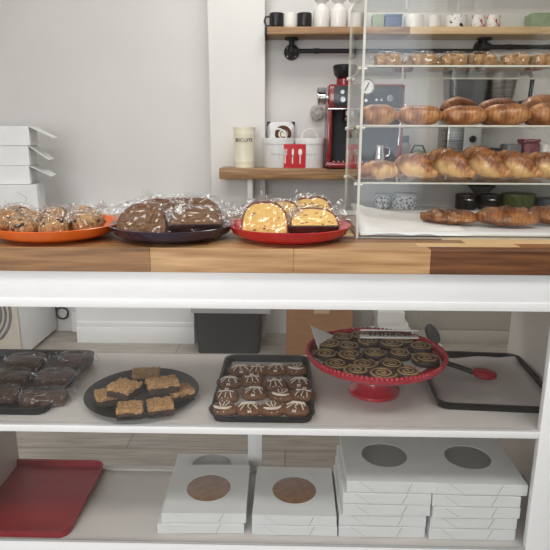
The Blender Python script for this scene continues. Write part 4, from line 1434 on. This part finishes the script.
# ================================================================== WALL SHELVES
YS = 2.955
xL, zT = aty(219, 169, YS)
lsh = thing('wall_shelf', 'lower wooden wall shelf carrying canisters and the red espresso machine', 'shelf', (xL, YS, 0))
zT = 0.984
bm = new()
box(bm, 0, 2.0, 0, 0.172, zT - 0.055, zT, 0.006, segs=3)
bmesh.ops.subdivide_edges(bm, edges=[e for e in bm.edges if abs(e.verts[0].co.x - e.verts[1].co.x) > 1], cuts=24)
for v in bm.verts:
    if v.co.y < 0.02 and v.co.z < zT - 0.03:
        v.co.z += 0.006 * nz((v.co.x, 0, 0), 4, 1); v.co.y += 0.004 * nz((v.co.x, 0, 2), 5, 1)
o = obj('plank', bm, MT['woodS'], lsh)
bm = new(); box(bm, 0.31, 2.0, 0.1715, 0.274, zT - 0.05, zT, 0.002)
obj('rear_plank', bm, MT['woodS'], lsh)
xb0, _ = aty(247.5, 190, 3.0); xb1, _ = aty(252.5, 190, 3.0)
obj('bracket', box(new(), xb0 - xL, xb1 - xL, 0.05, 0.17, ZK - 0.0, zT - 0.056, 0.001), MT['lacquer'], lsh)

YU = 3.05
xU, _ = aty(267, 30, YU)
zU0, zU1 = aty(300, 34, YU)[1], aty(300, 26.5, YU)[1]
ush = thing('wall_shelf', 'upper wooden wall shelf of mugs and white bottles on black pipe', 'shelf', (xU, YU, 0))
xsplit = aty(410, 30, YU)[0] - xU
obj('plank', box(new(), 0, xsplit, 0, 0.179, zU0, zU1, 0.003), MT['woodS'], ush)
o = obj('plank', box(new(), xsplit + 0.0005, 2.0, 0, 0.179, zU0, zU1, 0.003), MT['woodT'], ush); o['label'] = 'paler plank'
obj('end_cap', box(new(), -0.012, -0.0005, 0.01, 0.179, zU0 - 0.002, zU1 + 0.001, 0.001), MT['blackm'], ush)
for (px, pe, py, lab) in ((291.5, 474, 51, 'black iron pipe bracket under the left of the upper shelf'), (484, 640, 47, 'black iron pipe bracket under the right of the upper shelf')):
    yb = 3.17
    xc, zc = aty(px, py, yb)
    xe, _ = aty(pe, py, yb)
    t = thing('pipe_bracket', lab, 'bracket', (xc, yb, zc), (0, 0, 0), 'pipe brackets')
    bm = new(); cyl(bm, (0, 0.050, 0), 0.040, 0.012, 'y', 28, bev=0.003)
    cyl(bm, (0, 0.025, 0), 0.018, 0.05, 'y', 16)
    fl = obj('flange', bm, MT['blackm'], t)
    for q in range(4):
        a = R(45 + 90 * q)
        obj('screw', cyl(new(), (0.03 * math.cos(a), 0.043, 0.03 * math.sin(a)), 0.004, 0.004, 'y', 8), MT['steel'], fl)
    bm = new(); tube(bm, [(0, 0, -0.005), (0, 0, 0.03), (0, 0, zU0 - zc - 0.004)], 0.014, 14); cyl(bm, (0, 0, 0.005), 0.021, 0.034, 'z', 16, bev=0.004)
    cyl(bm, (0, 0, zU0 - zc - 0.005), 0.036, 0.008, 'z', 24)
    obj('stem', bm, MT['blackm'], t)
    bm = new(); tube(bm, [(0.0, 0, 0), (xe - xc, 0, 0)], 0.0115, 14); cyl(bm, (0.13, 0, 0), 0.0135, 0.03, 'x', 14)
    cyl(bm, (0.02, 0, 0), 0.019, 0.03, 'x', 14, bev=0.004)
    obj('rail', bm, MT['blackm'], t)

# ---- mugs and bottles on the upper shelf
def mug_parts(t, r, h, m, handle=None):
    bm = new()
    lathe(bm, [(0, 0), (r * 0.86, 0), (r * 0.95, 0.004), (r, h * 0.3), (r, h * 0.85), (r * 0.95, h), (r * 0.90, h), (r * 0.93, h * 0.8), (r * 0.9, 0.006), (0, 0.006)], 32)
    obj('cup', bm, m, t)
    if handle:
        bm = new()
        tube(bm, [(handle * (r * 0.95), 0, h * 0.80), (handle * (r + 0.018), 0, h * 0.78), (handle * (r + 0.024), 0, h * 0.5), (handle * (r + 0.016), 0, h * 0.24), (handle * r * 0.96, 0, h * 0.2)], 0.005, 8)
        obj('handle', bm, m, t)
zU = zU1 + 0.0005
yM = YU + 0.075
for (p, m, hd, lab) in ((276.5, 'black', -1, 'black mug at the left end of the upper shelf, handle to the left'), (290.5, 'porc', 1, 'white cup between the two black mugs on the upper shelf'), (304.5, 'black', -1, 'black mug beside the first white bottle on the upper shelf')):
    x, _ = aty(p, 20, yM)
    t = thing('mug', lab, 'mug', (x, yM, zU), (0, 0, R(0 if p < 280 else -50 if hd < 0 else 80)), 'mugs on the upper shelf')
    mug_parts(t, 0.037, 0.074, MT[m], hd)
def bottle_bm(r, h):
    bm = new()
    lathe(bm, [(0, 0), (r * 0.92, 0), (r, 0.006), (r, h * 0.60), (r * 0.93, h * 0.70), (r * 0.60, h * 0.80), (r * 0.50, h * 0.86), (r * 0.56, h * 0.92), (r * 0.90, h * 0.995), (r * 0.92, h), (r * 0.82, h), (r * 0.5, h * 0.93), (0, h * 0.9)], 36)
    return bm
for k, (p, lab) in enumerate(((321.5, 'white bottle-shaped jug, nearest to the black mug on the upper shelf'), (338.5, 'white bottle-shaped jug in the middle of three on the upper shelf'), (355.5, 'white bottle-shaped jug behind the acrylic case edge on the upper shelf'))):
    x, _ = aty(p, 15, yM)
    tag(obj('white_bottle', bottle_bm(0.041, 0.134), MT['porc'], loc=(x, yM, zU)), lab, 'bottle', 'white bottles on the upper shelf')
for (p0, p1, m, lab, kind) in ((372, 383, 'green', 'small sage green tin on the upper shelf behind the acrylic', 'tin'), (384, 401, 'blue', 'blue patterned tin on the upper shelf behind the acrylic', 'tin'),
                          (404, 424, 'porc', 'plain white bowl right of the blue tin on the upper shelf', 'cup'), (428, 441, 'porc', 'narrow plain white cup on the upper shelf, left of the spotted cup', 'cup'),
                          (446, 467, 'spot', 'white cup with dark spots on the upper shelf', 'cup'), (471, 485, 'floral', 'white cup with red flowers, left of two, on the upper shelf', 'cup'), (486, 500, 'floral', 'white cup with red flowers, right of two, on the upper shelf', 'cup')):
    xa_, _ = aty(p0, 20, yM); xb_, _ = aty(p1, 20, yM)
    r = (xb_ - xa_) / 2
    if kind == 'tin':
        bm = new(); box(bm, -r, r, -0.04, 0.04, 0, 0.060, 0.004); box(bm, -r - 0.001, r + 0.001, -0.041, 0.041, 0.050, 0.064, 0.003)
        tag(obj('tin_box', bm, MT[m], loc=((xa_ + xb_) / 2, yM, zU)), lab, 'tin', 'small tins on the upper shelf')
    else:
        t = thing('cup', lab, 'cup', ((xa_ + xb_) / 2, yM, zU), (0, 0, 0), 'cups on the upper shelf')
        mug_parts(t, r, 0.062, MT[m], None)
xa_, _ = aty(528, 20, yM)
bm = new(); box(bm, 0, 0.16, -0.05, 0.05, 0, 0.068, 0.004)
tag(obj('green_box', bm, MT['green'], loc=(xa_, yM, zU)), 'pale green box at the right end of the upper shelf', 'box')

# ---- lower shelf: canister, tins, bag, napkin holder
zS = zT + 0.0005
yC = YS + 0.070
x, _ = aty(244.5, 150, yC)
hC = aty(244, 127, yC)[1] - zS
t = thing('canister', 'tall cream enamel canister with grey lettering at the left of the lower shelf', 'canister', (x, yC, zS))
rC = 0.058
bm = new()
lathe(bm, [(0, 0), (rC * 0.86, 0), (rC * 0.88, 0.004), (rC * 0.87, 0.010), (rC * 0.87, 0.028), (rC * 0.885, 0.031), (rC * 0.87, 0.034), (rC * 0.90, hC * 0.45), (rC * 0.96, hC * 0.80), (rC * 0.985, hC * 0.84), (rC * 0.97, hC * 0.86), (rC * 0.985, hC * 0.97), (rC, hC * 0.99), (rC * 0.99, hC), (rC * 0.93, hC), (rC * 0.90, hC * 0.9), (rC * 0.8, 0.01), (0, 0.01)], 48)
obj('body', bm, MT['tin'], t)
# lettering bent round the body
lt = text_mesh('lettering', 'BISCUITS', 0.024, MT['ink'], t, (0, 0, 0), (0, 0, 0), 0.0006)
ys_ = rC * 0.965
for v in lt.data.vertices:
    a = v.co.x / ys_
    rr_ = ys_ + 0.0006 + v.co.z
    zz = v.co.y + hC * 0.68
    v.co = Vector((rr_ * math.sin(a), -rr_ * math.cos(a), zz))
def enamel_tin(label, p0, p1, yy, htop):
    xa_, _ = aty(p0, 150, yy); xb_, _ = aty(p1, 150, yy)
    r = (xb_ - xa_) / 2
    h = aty(300, htop, yy)[1] - zS
    t = thing('storage_tin', label, 'tin', ((xa_ + xb_) / 2, yy, zS), (0, 0, 0), 'white storage tins on the lower shelf')
    bm = new(); lathe(bm, [(0, 0), (r * 0.96, 0), (r * 0.97, 0.003), (r * 0.97, h * 0.80), (0, h * 0.80)], 48)
    obj('body', bm, MT['tinw'], t)
    bm = new(); lathe(bm, [(0, h * 0.80), (r, h * 0.80), (r, h * 0.97), (r * 0.98, h), (0, h * 1.0)], 48)
    ld = obj('lid', bm, MT['tinw'], t)
    bm = new(); tube(bm, [(0.042 * math.cos(R(a)), 0, h + 0.048 * math.sin(R(a)) - 0.002) for a in range(0, 181, 12)], 0.0045, 8)
    obj('lid_handle', bm, MT['porc'], ld)
    bm = new()
    for k in range(5):
        a = R(-22 + 9 * k)
        box(bm, r * 0.972 * math.sin(a) - 0.0025, r * 0.972 * math.sin(a) + 0.0025, -r * 0.972 * math.cos(a) - 0.0006, -r * 0.972 * math.cos(a) + 0.002, h * 0.42, h * 0.42 + 0.011)
    obj('faint_lettering', bm, MT['lidgrey'], t, smooth=False)
yT = 3.075
enamel_tin('white lidded storage tin behind the left of the red napkin holder', 262.5, 294, yT, 138)
enamel_tin('white lidded storage tin behind the right of the red napkin holder, beside the espresso machine', 294.5, 325, yT, 138)
# foil coffee bag on top of / behind the left tin
yG = 3.19
xa_, zbg = aty(267, 122, yG); xb_, _ = aty(295, 122, yG)
w_ = xb_ - xa_
zb0 = zS
t = thing('coffee_bag', 'silver coffee bag with black corners and round logo behind the left tin', 'bag', ((xa_ + xb_) / 2, yG, zb0))
hB = zbg - zb0
bm = new()
loops = []
for j in range(13):
    v = j / 12
    dpt = 0.030 * (1 - v ** 3) + 0.002
    wv = w_ / 2 * (0.94 + 0.06 * v)
    loops.append([Vector((wv * math.cos(a), dpt * math.sin(a) + 0.002 * nz((math.cos(a) * 3, v * 5, 0), 1), hB * v)) for a in [2 * PI * q / 28 for q in range(28)]])
loft(bm, loops)
obj('pouch', bm, MT['foil'], t)
for sg in (-1, 1):
    bm = new()
    p = [Vector((sg * w_ / 2 * 1.0, -0.006, hB + 0.002)), Vector((sg * (w_ / 2 - 0.022), -0.006, hB + 0.002)), Vector((sg * w_ / 2 * 1.0, -0.009, hB - 0.022))]
    loft(bm, [p, [q + Vector((0, 0.010, 0)) for q in p]])
    o = obj('corner_patch', bm, MT['black'], t, smooth=False); o['label'] = 'black top corner'
lg = []
for (r0, r1, m, nm) in ((0, 0.044, 'inkb', 'logo'), (0.0, 0.026, 'tin', 'logo')):
    bm = new(); cyl(bm, (0.012, -0.0265 - 0.001 * len(lg), hB - 0.062), r1, 0.002, 'y', 32)
    if not lg:
        lo_ = obj(nm, bm, MT[m], t); lo_['label'] = 'round brown logo'; lg.append(1)
    else:
        l2 = obj('logo_centre', bm, MT[m], lo_)
bm = new(); tube(bm, [(0.012 + (0.008 + 0.028 * k / 40) * math.cos(k * 0.33), -0.0290, hB - 0.062 + (0.008 + 0.028 * k / 40) * math.sin(k * 0.33)) for k in range(41)], 0.0025, 6)
obj('logo_swirl', bm, MT['inkb'], lo_)
# red napkin holder with white cutlery signs, napkins inside
yN = YS + 0.045
xa_, zn1 = aty(279.5, 144, yN); xb_, _ = aty(306, 144, yN)
hN = zn1 - zS
t = thing('napkin_holder', 'red napkin holder with white fork, knife and spoon signs on the lower shelf', 'napkin holder', ((xa_ + xb_) / 2, yN, zS))
wN = (xb_ - xa_)
bm = new(); loft(bm, [[Vector((p.x, yy, p.y + hN / 2)) for p in rrect(wN, hN, 0.008, 0)] for yy in (0, 0.003)])
pl = obj('front_plate', bm, MT['redplate'], t)
bm = new(); loft(bm, [[Vector((p.x, yy, p.y + hN / 2)) for p in rrect(wN, hN, 0.008, 0)] for yy in (0.045, 0.048)]); box(bm, -wN / 2 + 0.004, wN / 2 - 0.004, 0.003, 0.045, 0, 0.003)
obj('back_plate', bm, MT['redplate'], t)
bm = new()
u = wN / 0.14
def ell(cx, cz, rx, rz):
    cyl_pts = [Vector((cx + rx * math.cos(2 * PI * k / 20), 0, cz + rz * math.sin(2 * PI * k / 20))) for k in range(20)]
    loft(bm, [[p + Vector((0, -0.0012, 0)) for p in cyl_pts], [p + Vector((0, 0.0002, 0)) for p in cyl_pts]])
zc = hN * 0.5
fx = -0.040 * u
box(bm, fx - 0.0028, fx + 0.0028, -0.0012, 0.0002, zc - 0.038, zc + 0.012); ell(fx, zc + 0.014, 0.010, 0.011)
for q in (-1, 0, 1):
    box(bm, fx + q * 0.0075 - 0.0018, fx + q * 0.0075 + 0.0018, -0.0012, 0.0002, zc + 0.014, zc + 0.036)
o = obj('fork_sign', bm, MT['white'], pl, smooth=False); o['label'] = 'white fork'
bm = new(); box(bm, -0.0028, 0.0028, -0.0012, 0.0002, zc - 0.038, zc + 0.005); ell(0.001, zc + 0.016, 0.0055, 0.022)
o = obj('knife_sign', bm, MT['white'], pl, smooth=False); o['label'] = 'white knife'
sx_ = 0.040 * u
bm = new(); box(bm, sx_ - 0.0028, sx_ + 0.0028, -0.0012, 0.0002, zc - 0.038, zc + 0.008); ell(sx_, zc + 0.020, 0.010, 0.017)
o = obj('spoon_sign', bm, MT['white'], pl, smooth=False); o['label'] = 'white spoon'
xa2, _ = aty(274, 155, yN + 0.02); xb2, _ = aty(311, 155, yN + 0.02)
bm = new()
for q in range(4):
    box(bm, -(xb2 - xa2) / 2, (xb2 - xa2) / 2, 0.006 + q * 0.009, 0.0135 + q * 0.009, 0.0, hN * 0.84 - 0.002 * q, 0.001)
tag(obj('paper_napkins', bm, MT['white'], loc=((xa2 + xb2) / 2, yN, zS + 0.0032), smooth=False), 'stack of white paper napkins in the red holder', 'napkins')
# grey scrub pad hanging on the wall
xg, zg = aty(317, 113, 3.21)
bm = new()
bmesh.ops.create_icosphere(bm, subdivisions=4, radius=1)
for v in bm.verts:
    v.co = Vector((v.co.x * 0.036, v.co.y * 0.012, v.co.z * 0.040)) * (1 + 0.25 * nz(v.co, 5, 1))
t = thing('grey_pad', 'grey crumpled pad hanging on the wall left of the espresso machine', 'pad', (xg, 3.212, zg))
obj('pad', bm, mat('grey_mesh', C(150, 146, 140), C(190, 186, 180), rough=0.8, scale=60, bump=0.6), t)
bm = new(); tube(bm, [(0.01, 0.006, 0.03), (0.012, 0.010, 0.06), (0.012, 0.014, 0.085)], 0.003, 8)
obj('loop', bm, MT['lidgrey'], t)

# ---- espresso machine
yE = YS + 0.012
xa_, _ = aty(327, 150, yE); xb_, _ = aty(402, 150, yE)
wE = xb_ - xa_
em = thing('espresso_machine', 'red espresso machine with grinder hopper and round gauge on the lower shelf', 'espresso machine', (xa_, yE, zS))
def ez(py):
    return aty(350, py, yE)[1] - zS
zTop, zPan = ez(84), ez(108)
DE = 0.25
o = obj('body', box(new(), 0.0, wE, 0.10, DE, 0.035, zTop, 0.010), MT['redm'], em)
obj('side_wall', box(new(), 0.0, 0.022, 0.0, 0.10, 0.035, zPan + 0.003, 0.005), MT['redm'], em)
obj('side_wall', box(new(), wE - 0.022, wE, 0.0, 0.10, 0.035, zPan + 0.003, 0.005), MT['redm'], em)
hd_ = obj('head', box(new(), 0.0, wE, -0.004, 0.10, zPan, zTop, 0.012), MT['redm'], em)
o = obj('control_panel', box(new(), 0.028, wE - 0.012, -0.007, 0.0, zPan + 0.006, zTop - 0.008, 0.003), MT['black'], hd_); o['label'] = 'black control panel'
obj('chrome_trim', box(new(), 0.0, wE, -0.010, 0.002, zPan - 0.008, zPan - 0.0005, 0.002), MT['chrome'], hd_)
o = obj('splash_back', box(new(), 0.0225, wE - 0.0225, 0.092, 0.1005, 0.036, zPan - 0.009), MT['blackm'], em)
def e_at(px, py, yy=None):
    x_, z_ = aty(px, py, yE - 0.01)
    return x_ - xa_, z_ - zS
gx, gz = e_at(367, 87)
bm = new(); cyl(bm, (gx, -0.012, gz), 0.038, 0.016, 'y', 36, bev=0.004)
gg = obj('gauge', bm, MT['steel'], hd_)
bm = new(); cyl(bm, (gx, -0.0212, gz), 0.031, 0.0015, 'y', 36)
obj('gauge_face', bm, MT['white'], hd_)
bm = new(); tube(bm, [(gx - 0.012, -0.0224, gz - 0.018), (gx + 0.008, -0.0224, gz + 0.02)], 0.003, 6)
for k in range(9):
    a = R(-120 + 30 * k + 90)
    box(bm, gx + 0.026 * math.cos(a) - 0.0015, gx + 0.026 * math.cos(a) + 0.0015, -0.0226, -0.0219, gz + 0.026 * math.sin(a) - 0.0015, gz + 0.026 * math.sin(a) + 0.0015)
obj('gauge_needle', bm, MT['black'], hd_, smooth=False)
for (px, py, r_) in ((342.5, 92, 0.011), (343, 99.5, 0.014), (366, 100.5, 0.009), (376.5, 100, 0.008), (381.5, 100, 0.008), (390, 98.5, 0.016)):
    x_, z_ = e_at(px, py)
    bm = new(); cyl(bm, (x_, -0.010, z_), r_, 0.010, 'y', 20, bev=0.002)
    obj('button', bm, MT['chrome'], hd_)
# steam knob at the left
x_, z_ = e_at(323.5, 98)
bm = new(); cyl(bm, (x_ - 0.004, 0.03, z_), 0.030, 0.036, 'x', 28, bev=0.004); cyl(bm, (x_ + 0.02, 0.03, z_), 0.018, 0.03, 'x', 20); cyl(bm, (x_ - 0.024, 0.03, z_), 0.034, 0.010, 'x', 28, bev=0.002)
obj('steam_knob', bm, MT['chrome'], em)
bm = new(); box(bm, x_ - 0.03, x_ + 0.012, 0.0, 0.05, z_ + 0.026, z_ + 0.05, 0.004)
obj('knob_cap', bm, MT['grey'], em)
# grinder hopper
x_, z_ = e_at(347, 70)
h0 = zTop
bm = new(); lathe(bm, [(0, h0 - 0.001), (0.040, h0 - 0.001), (0.042, h0 + 0.030), (0.036, h0 + 0.036), (0, h0 + 0.036)], 32, cx=x_, cy=0.10)
obj('hopper_collar', bm, MT['redm'], em)
bm = new(); lathe(bm, [(0, h0 + 0.0362), (0.040, h0 + 0.0362), (0.054, h0 + 0.052), (0.060, h0 + 0.082), (0.062, h0 + 0.092), (0.055, h0 + 0.099), (0, h0 + 0.101)], 36, cx=x_, cy=0.10)
o = obj('bean_hopper', bm, MT['black'], em); o['label'] = 'black bean hopper'
# groups, portafilters, steam wand, drip tray
for (px, hh) in ((350, 1), (376, 1)):
    x_, _ = e_at(px, 120)
    bm = new(); cyl(bm, (x_, 0.045, zPan - 0.024), 0.030, 0.030, 'z', 28, bev=0.003)
    gh = obj('group_head', bm, MT['chrome'], em)
    bm = new(); cyl(bm, (x_, 0.045, zPan - 0.052), 0.034, 0.024, 'z', 28, bev=0.003); tube(bm, [(x_, 0.04, zPan - 0.06), (x_ - 0.005, 0.04, zPan - 0.085)], 0.009, 10)
    pf = obj('portafilter', bm, MT['steel'], em)
    bm = new(); tube(bm, [(x_, 0.012, zPan - 0.050), (x_ - 0.012, -0.055, zPan - 0.062)], [0.009, 0.012], 12)
    obj('portafilter_handle', bm, MT['black'], pf)
x_, _ = e_at(403, 120)
bm = new(); tube(bm, [(x_ - 0.03, 0.03, zPan + 0.02), (x_ + 0.012, 0.01, zPan + 0.015), (x_ + 0.018, 0.005, zPan - 0.03), (x_ - 0.012, -0.005, zPan - 0.08), (x_ - 0.016, -0.006, zPan - 0.18)], 0.006, 10)
obj('steam_wand', bm, MT['chrome'], em)
bm = new(); box(bm, -0.006, wE + 0.006, -0.035, DE, 0.006, 0.034, 0.008)
dt = obj('drip_tray', bm, MT['redm'], em)
bm = new()
for k in range(14):
    box(bm, 0.03 + k * (wE - 0.07) / 13, 0.037 + k * (wE - 0.07) / 13, -0.025, 0.085, 0.0345, 0.040)
obj('drip_grille', bm, MT['chrome'], dt, smooth=False)
for sx in (0.02, wE - 0.02):
    for sy in (0.0, DE - 0.03):
        obj('foot', cyl(new(), (sx, sy, 0.003), 0.012, 0.006, 'z', 12), MT['black'], em)
# steel milk jug under the groups
x_, _ = aty(379.5, 160, yE + 0.03)
t = thing('milk_jug', 'small steel milk jug on the drip tray of the espresso machine', 'jug', (x_ - 0.0, yE + 0.035, zS + 0.0405))
bm = new(); lathe(bm, [(0, 0), (0.030, 0), (0.033, 0.004), (0.032, 0.03), (0.026, 0.055), (0.028, 0.075), (0.026, 0.075), (0.024, 0.055), (0.029, 0.03), (0, 0.006)], 28)
obj('body', bm, MT['chrome'], t)
bm = new(); tube(bm, [(0.026, 0, 0.068), (0.050, 0, 0.062), (0.050, 0, 0.030), (0.032, 0, 0.018)], 0.004, 8)
obj('handle', bm, MT['chrome'], t)
# ---- further appliances right of it on the lower shelf, seen through the acrylic
yF = YS + 0.02
def fx_(px):
    return aty(px, 140, yF)[0]
def fz(py):
    return aty(470, py, yF)[1] - zS
t = thing('coffee_grinder', 'small dark coffee grinder right of the red espresso machine', 'grinder', ((fx_(409) + fx_(402)) / 2, yF + 0.06, zS))
bm = new(); loft(bm, [rrect(0.058, 0.09, 0.012, z) for z in (0, fz(143))]); obj('body', bm, MT['grey'], t)
bm = new(); loft(bm, [rrect(0.050, 0.08, 0.012, z) for z in (fz(143) + 0.0005, fz(136))]); obj('lid', bm, MT['black'], t)
t = thing('dark_kettle', 'dark olive kettle with black handle between grinder and steel appliance', 'kettle', (fx_(422), yF + 0.07, zS))
bm = new(); lathe(bm, [(0, 0), (0.052, 0), (0.056, 0.01), (0.048, 0.06), (0.034, 0.085), (0.012, 0.094), (0, 0.096)], 32); obj('body', bm, MT['olive'], t)
bm = new(); tube(bm, [(-0.04, 0, 0.075), (-0.02, 0, 0.115), (0.02, 0, 0.115), (0.04, 0, 0.075)], 0.005, 8); obj('handle', bm, MT['black'], t)
# food processor: steel base with dial, steel jug with black handle on top
xb0 = fx_(447); xb1 = fx_(484)
fp = thing('food_processor', 'steel food processor with control dial, steel jug and black handle', 'food processor', ((xb0 + xb1) / 2, yF, zS))
hw = (xb1 - xb0) / 2
zB = fz(108)
obj('base', box(new(), -hw, hw, 0, 0.19, 0, zB, 0.012), MT['steel'], fp)
x_ = fx_(472) - (xb0 + xb1) / 2
obj('dial_plate', box(new(), x_ - 0.042, x_ + 0.042, -0.003, 0.002, 0.02, zB - 0.02, 0.002), MT['lidgrey'], fp)
bm = new(); cyl(bm, (x_, -0.010, fz(139)), 0.017, 0.016, 'y', 24, bev=0.003)
obj('dial', bm, MT['black'], fp)
xj = fx_(501) - (xb0 + xb1) / 2
obj('arm', box(new(), hw - 0.01, xj + 0.06, 0.05, 0.15, zB - 0.035, zB - 0.0008, 0.008), MT['grey'], fp)
zj = fz(69) - zB
bm = new(); lathe(bm, [(0, zB), (0.062, zB), (0.066, zB + 0.01), (0.086, zB + zj - 0.012), (0.092, zB + zj - 0.008), (0.092, zB + zj), (0.085, zB + zj), (0.078, zB + zj - 0.02), (0.058, zB + 0.01), (0, zB + 0.008)], 40, cx=xj, cy=0.09)
jg = obj('jug', bm, MT['steel'], fp)
bm = new(); tube(bm, [(xj + 0.086, 0.06, zB + zj - 0.015), (xj + 0.128, 0.05, zB + zj - 0.012), (xj + 0.146, 0.05, zB + zj - 0.045), (xj + 0.140, 0.05, zB + 0.04), (xj + 0.07, 0.06, zB + 0.02)], 0.011, 10)
obj('handle', bm, MT['blackm'], jg)
t = thing('clear_tub', 'clear plastic tub standing on the steel food processor', 'tub', (fx_(466), yF + 0.09, zS + zB + 0.0006))
bm = new(); loft(bm, [rrect(0.17, 0.15, 0.03, 0.0), rrect(0.205, 0.17, 0.03, zj - 0.012), rrect(0.205, 0.17, 0.03, zj - 0.006), rrect(0.195, 0.16, 0.03, zj - 0.006), rrect(0.160, 0.14, 0.03, 0.004)]); obj('bowl', bm, MT['tub'], t)
bm = new(); loft(bm, [rrect(0.215, 0.18, 0.03, zj - 0.0055), rrect(0.215, 0.18, 0.03, zj + 0.006)]); obj('rim', bm, MT['lidgrey'], t)
xt0, xt1 = fx_(487), fx_(507)
t = thing('toaster', 'black toaster with pale upright strips right of the dial', 'toaster', ((xt0 + xt1) / 2 , yF - 0.0, zS))
hw = (xt1 - xt0) / 2
obj('body', box(new(), -hw, hw, 0.0, 0.14, 0, 0.105, 0.012), MT['black'], t)
bm = new(); box(bm, hw * 0.15, hw * 0.25, -0.002, 0.001, 0.02, 0.09); box(bm, hw * 0.62, hw * 0.92, -0.002, 0.001, 0.012, 0.098)
o = obj('strip', bm, MT['lidgrey'], t, smooth=False); o['label'] = 'pale upright strips'
xt0, xt1 = fx_(508.5), fx_(523)
tag(obj('grey_canister', box(new(), -(xt1 - xt0) / 2, (xt1 - xt0) / 2, 0, 0.12, 0, 0.125, 0.01), MT['grey'], loc=((xt0 + xt1) / 2, yF, zS)), 'dark grey square canister between toaster and maroon tin', 'canister')
xt0, xt1 = fx_(525), fx_(541)
t = thing('maroon_tin', 'tall maroon tin at the right end of the lower shelf', 'tin', ((xt0 + xt1) / 2, yF, zS))
obj('body', box(new(), -(xt1 - xt0) / 2, (xt1 - xt0) / 2, 0, 0.10, 0, 0.13, 0.008), MT['maroon'], t)
obj('lid', box(new(), -(xt1 - xt0) / 2 - 0.002, (xt1 - xt0) / 2 + 0.002, -0.002, 0.102, 0.1305, 0.15, 0.006), MT['maroon'], t)
xt0 = fx_(543)
tag(obj('white_jar', lathe(new(), [(0, 0), (0.035, 0), (0.037, 0.004), (0.037, 0.10), (0.030, 0.112), (0.030, 0.125), (0, 0.126)], 28), MT['porc'], loc=(xt0 + 0.037, yF + 0.05, zS)), 'white jar right of the maroon tin', 'jar')

# ---- tins and pots on the back counter under the lower shelf
yK = 3.125
def kx(px):
    return aty(px, 205, yK)[0]
def kz(py):
    return aty(470, py, yK)[1] - ZK
for (p0, p1, ptop, m, lab) in ((374, 389, 194, 'spotg', 'small silver patterned tin, left of two, on the back counter'), (392, 416, 193, 'spotg', 'wider silver patterned tin, right of two, on the back counter')):
    r = (kx(p1) - kx(p0)) / 2
    h = kz(ptop)
    t = thing('patterned_tin', lab, 'tin', ((kx(p0) + kx(p1)) / 2, yK, ZK), (0, 0, 0), 'patterned tins on the back counter')
    bm = new(); lathe(bm, [(0, 0), (r * 0.96, 0), (r, 0.006), (r, h * 0.86), (0, h * 0.86)], 36); obj('body', bm, MT[m], t)
    bm = new(); lathe(bm, [(0, h * 0.8605), (r * 1.02, h * 0.8605), (r * 1.02, h * 0.97), (r * 0.9, h), (0, h)], 36); obj('lid', bm, MT['lidgrey'], t)
def pot(label, p0, p1, ptop, m, handles=True):
    r = (kx(p1) - kx(p0)) / 2
    h = kz(ptop)
    t = thing('cooking_pot', label, 'pot', ((kx(p0) + kx(p1)) / 2, yK, ZK), (0, 0, 0), 'pots on the back counter')
    sy = min(1.0, 0.085 / r)
    bm = new(); lathe(bm, [(0, 0), (r * 0.9, 0), (r * 0.97, 0.008), (r, h * 0.85), (0, h * 0.85)], 36, sy=sy); obj('body', bm, m, t)
    bm = new(); lathe(bm, [(0, h * 0.8505), (r * 1.02, h * 0.8505), (r * 1.0, h * 0.93), (r * 0.5, h), (0, h)], 36, sy=sy); obj('lid', bm, m, t)
    if handles:
        bm = new(); tube(bm, [(r * 0.5 * math.cos(R(a)), -r * sy * 1.0 - 0.012 + 0.03 * abs(math.cos(R(a))) ** 2, h * 0.72 - 0.006 * math.sin(R(a))) for a in range(0, 181, 15)], 0.004, 8)
        obj('handle', bm, MT['chrome'], t)
    return t, h
t, hp = pot('dark pot with chrome handle, left of two, on the back counter', 455, 476.5, 193, MT['black'])
t2, hp2 = pot('dark pot with chrome handle, right of two, on the back counter', 477.5, 499, 193, MT['black'])
pot('olive green patterned pot right of the dark pots on the back counter', 501, 534, 192, MT['olive'], False)
pot('blue grey pot at the right edge of the photo on the back counter', 536, 566, 197, mat('blue_grey_enamel', C(88, 98, 104), C(102, 112, 118), rough=0.4), False)
bm = new(); r = 0.075
lathe(bm, [(0, 0), (r * 0.5, 0), (r * 0.55, 0.004), (r, 0.040), (r * 0.96, 0.040), (r * 0.5, 0.008), (0, 0.007)], 36)
tag(obj('dark_bowl', bm, MT['dgrey'], loc=(kx(480), yK, ZK + hp + 0.0008)), 'dark grey bowl resting on top of the two dark pots', 'bowl')
# unseen panels added above the fill lights
for (x, y, sx, sy) in ((-0.9, 0.35, 1.1, 0.5), (0.9, 0.35, 1.1, 0.5), (0, 2.35, 1.4, 0.4)):
    bm = new(); box(bm, -sx / 2 - 0.03, sx / 2 + 0.03, -sy / 2 - 0.03, sy / 2 + 0.03, 0, 0.06, 0.004)
    tag(obj('fill_light_panel', bm, MT['lacquer'], loc=(x, y, 2.538)), 'flat white panel added above an unseen fill light', 'lamp', 'added fill light panels')
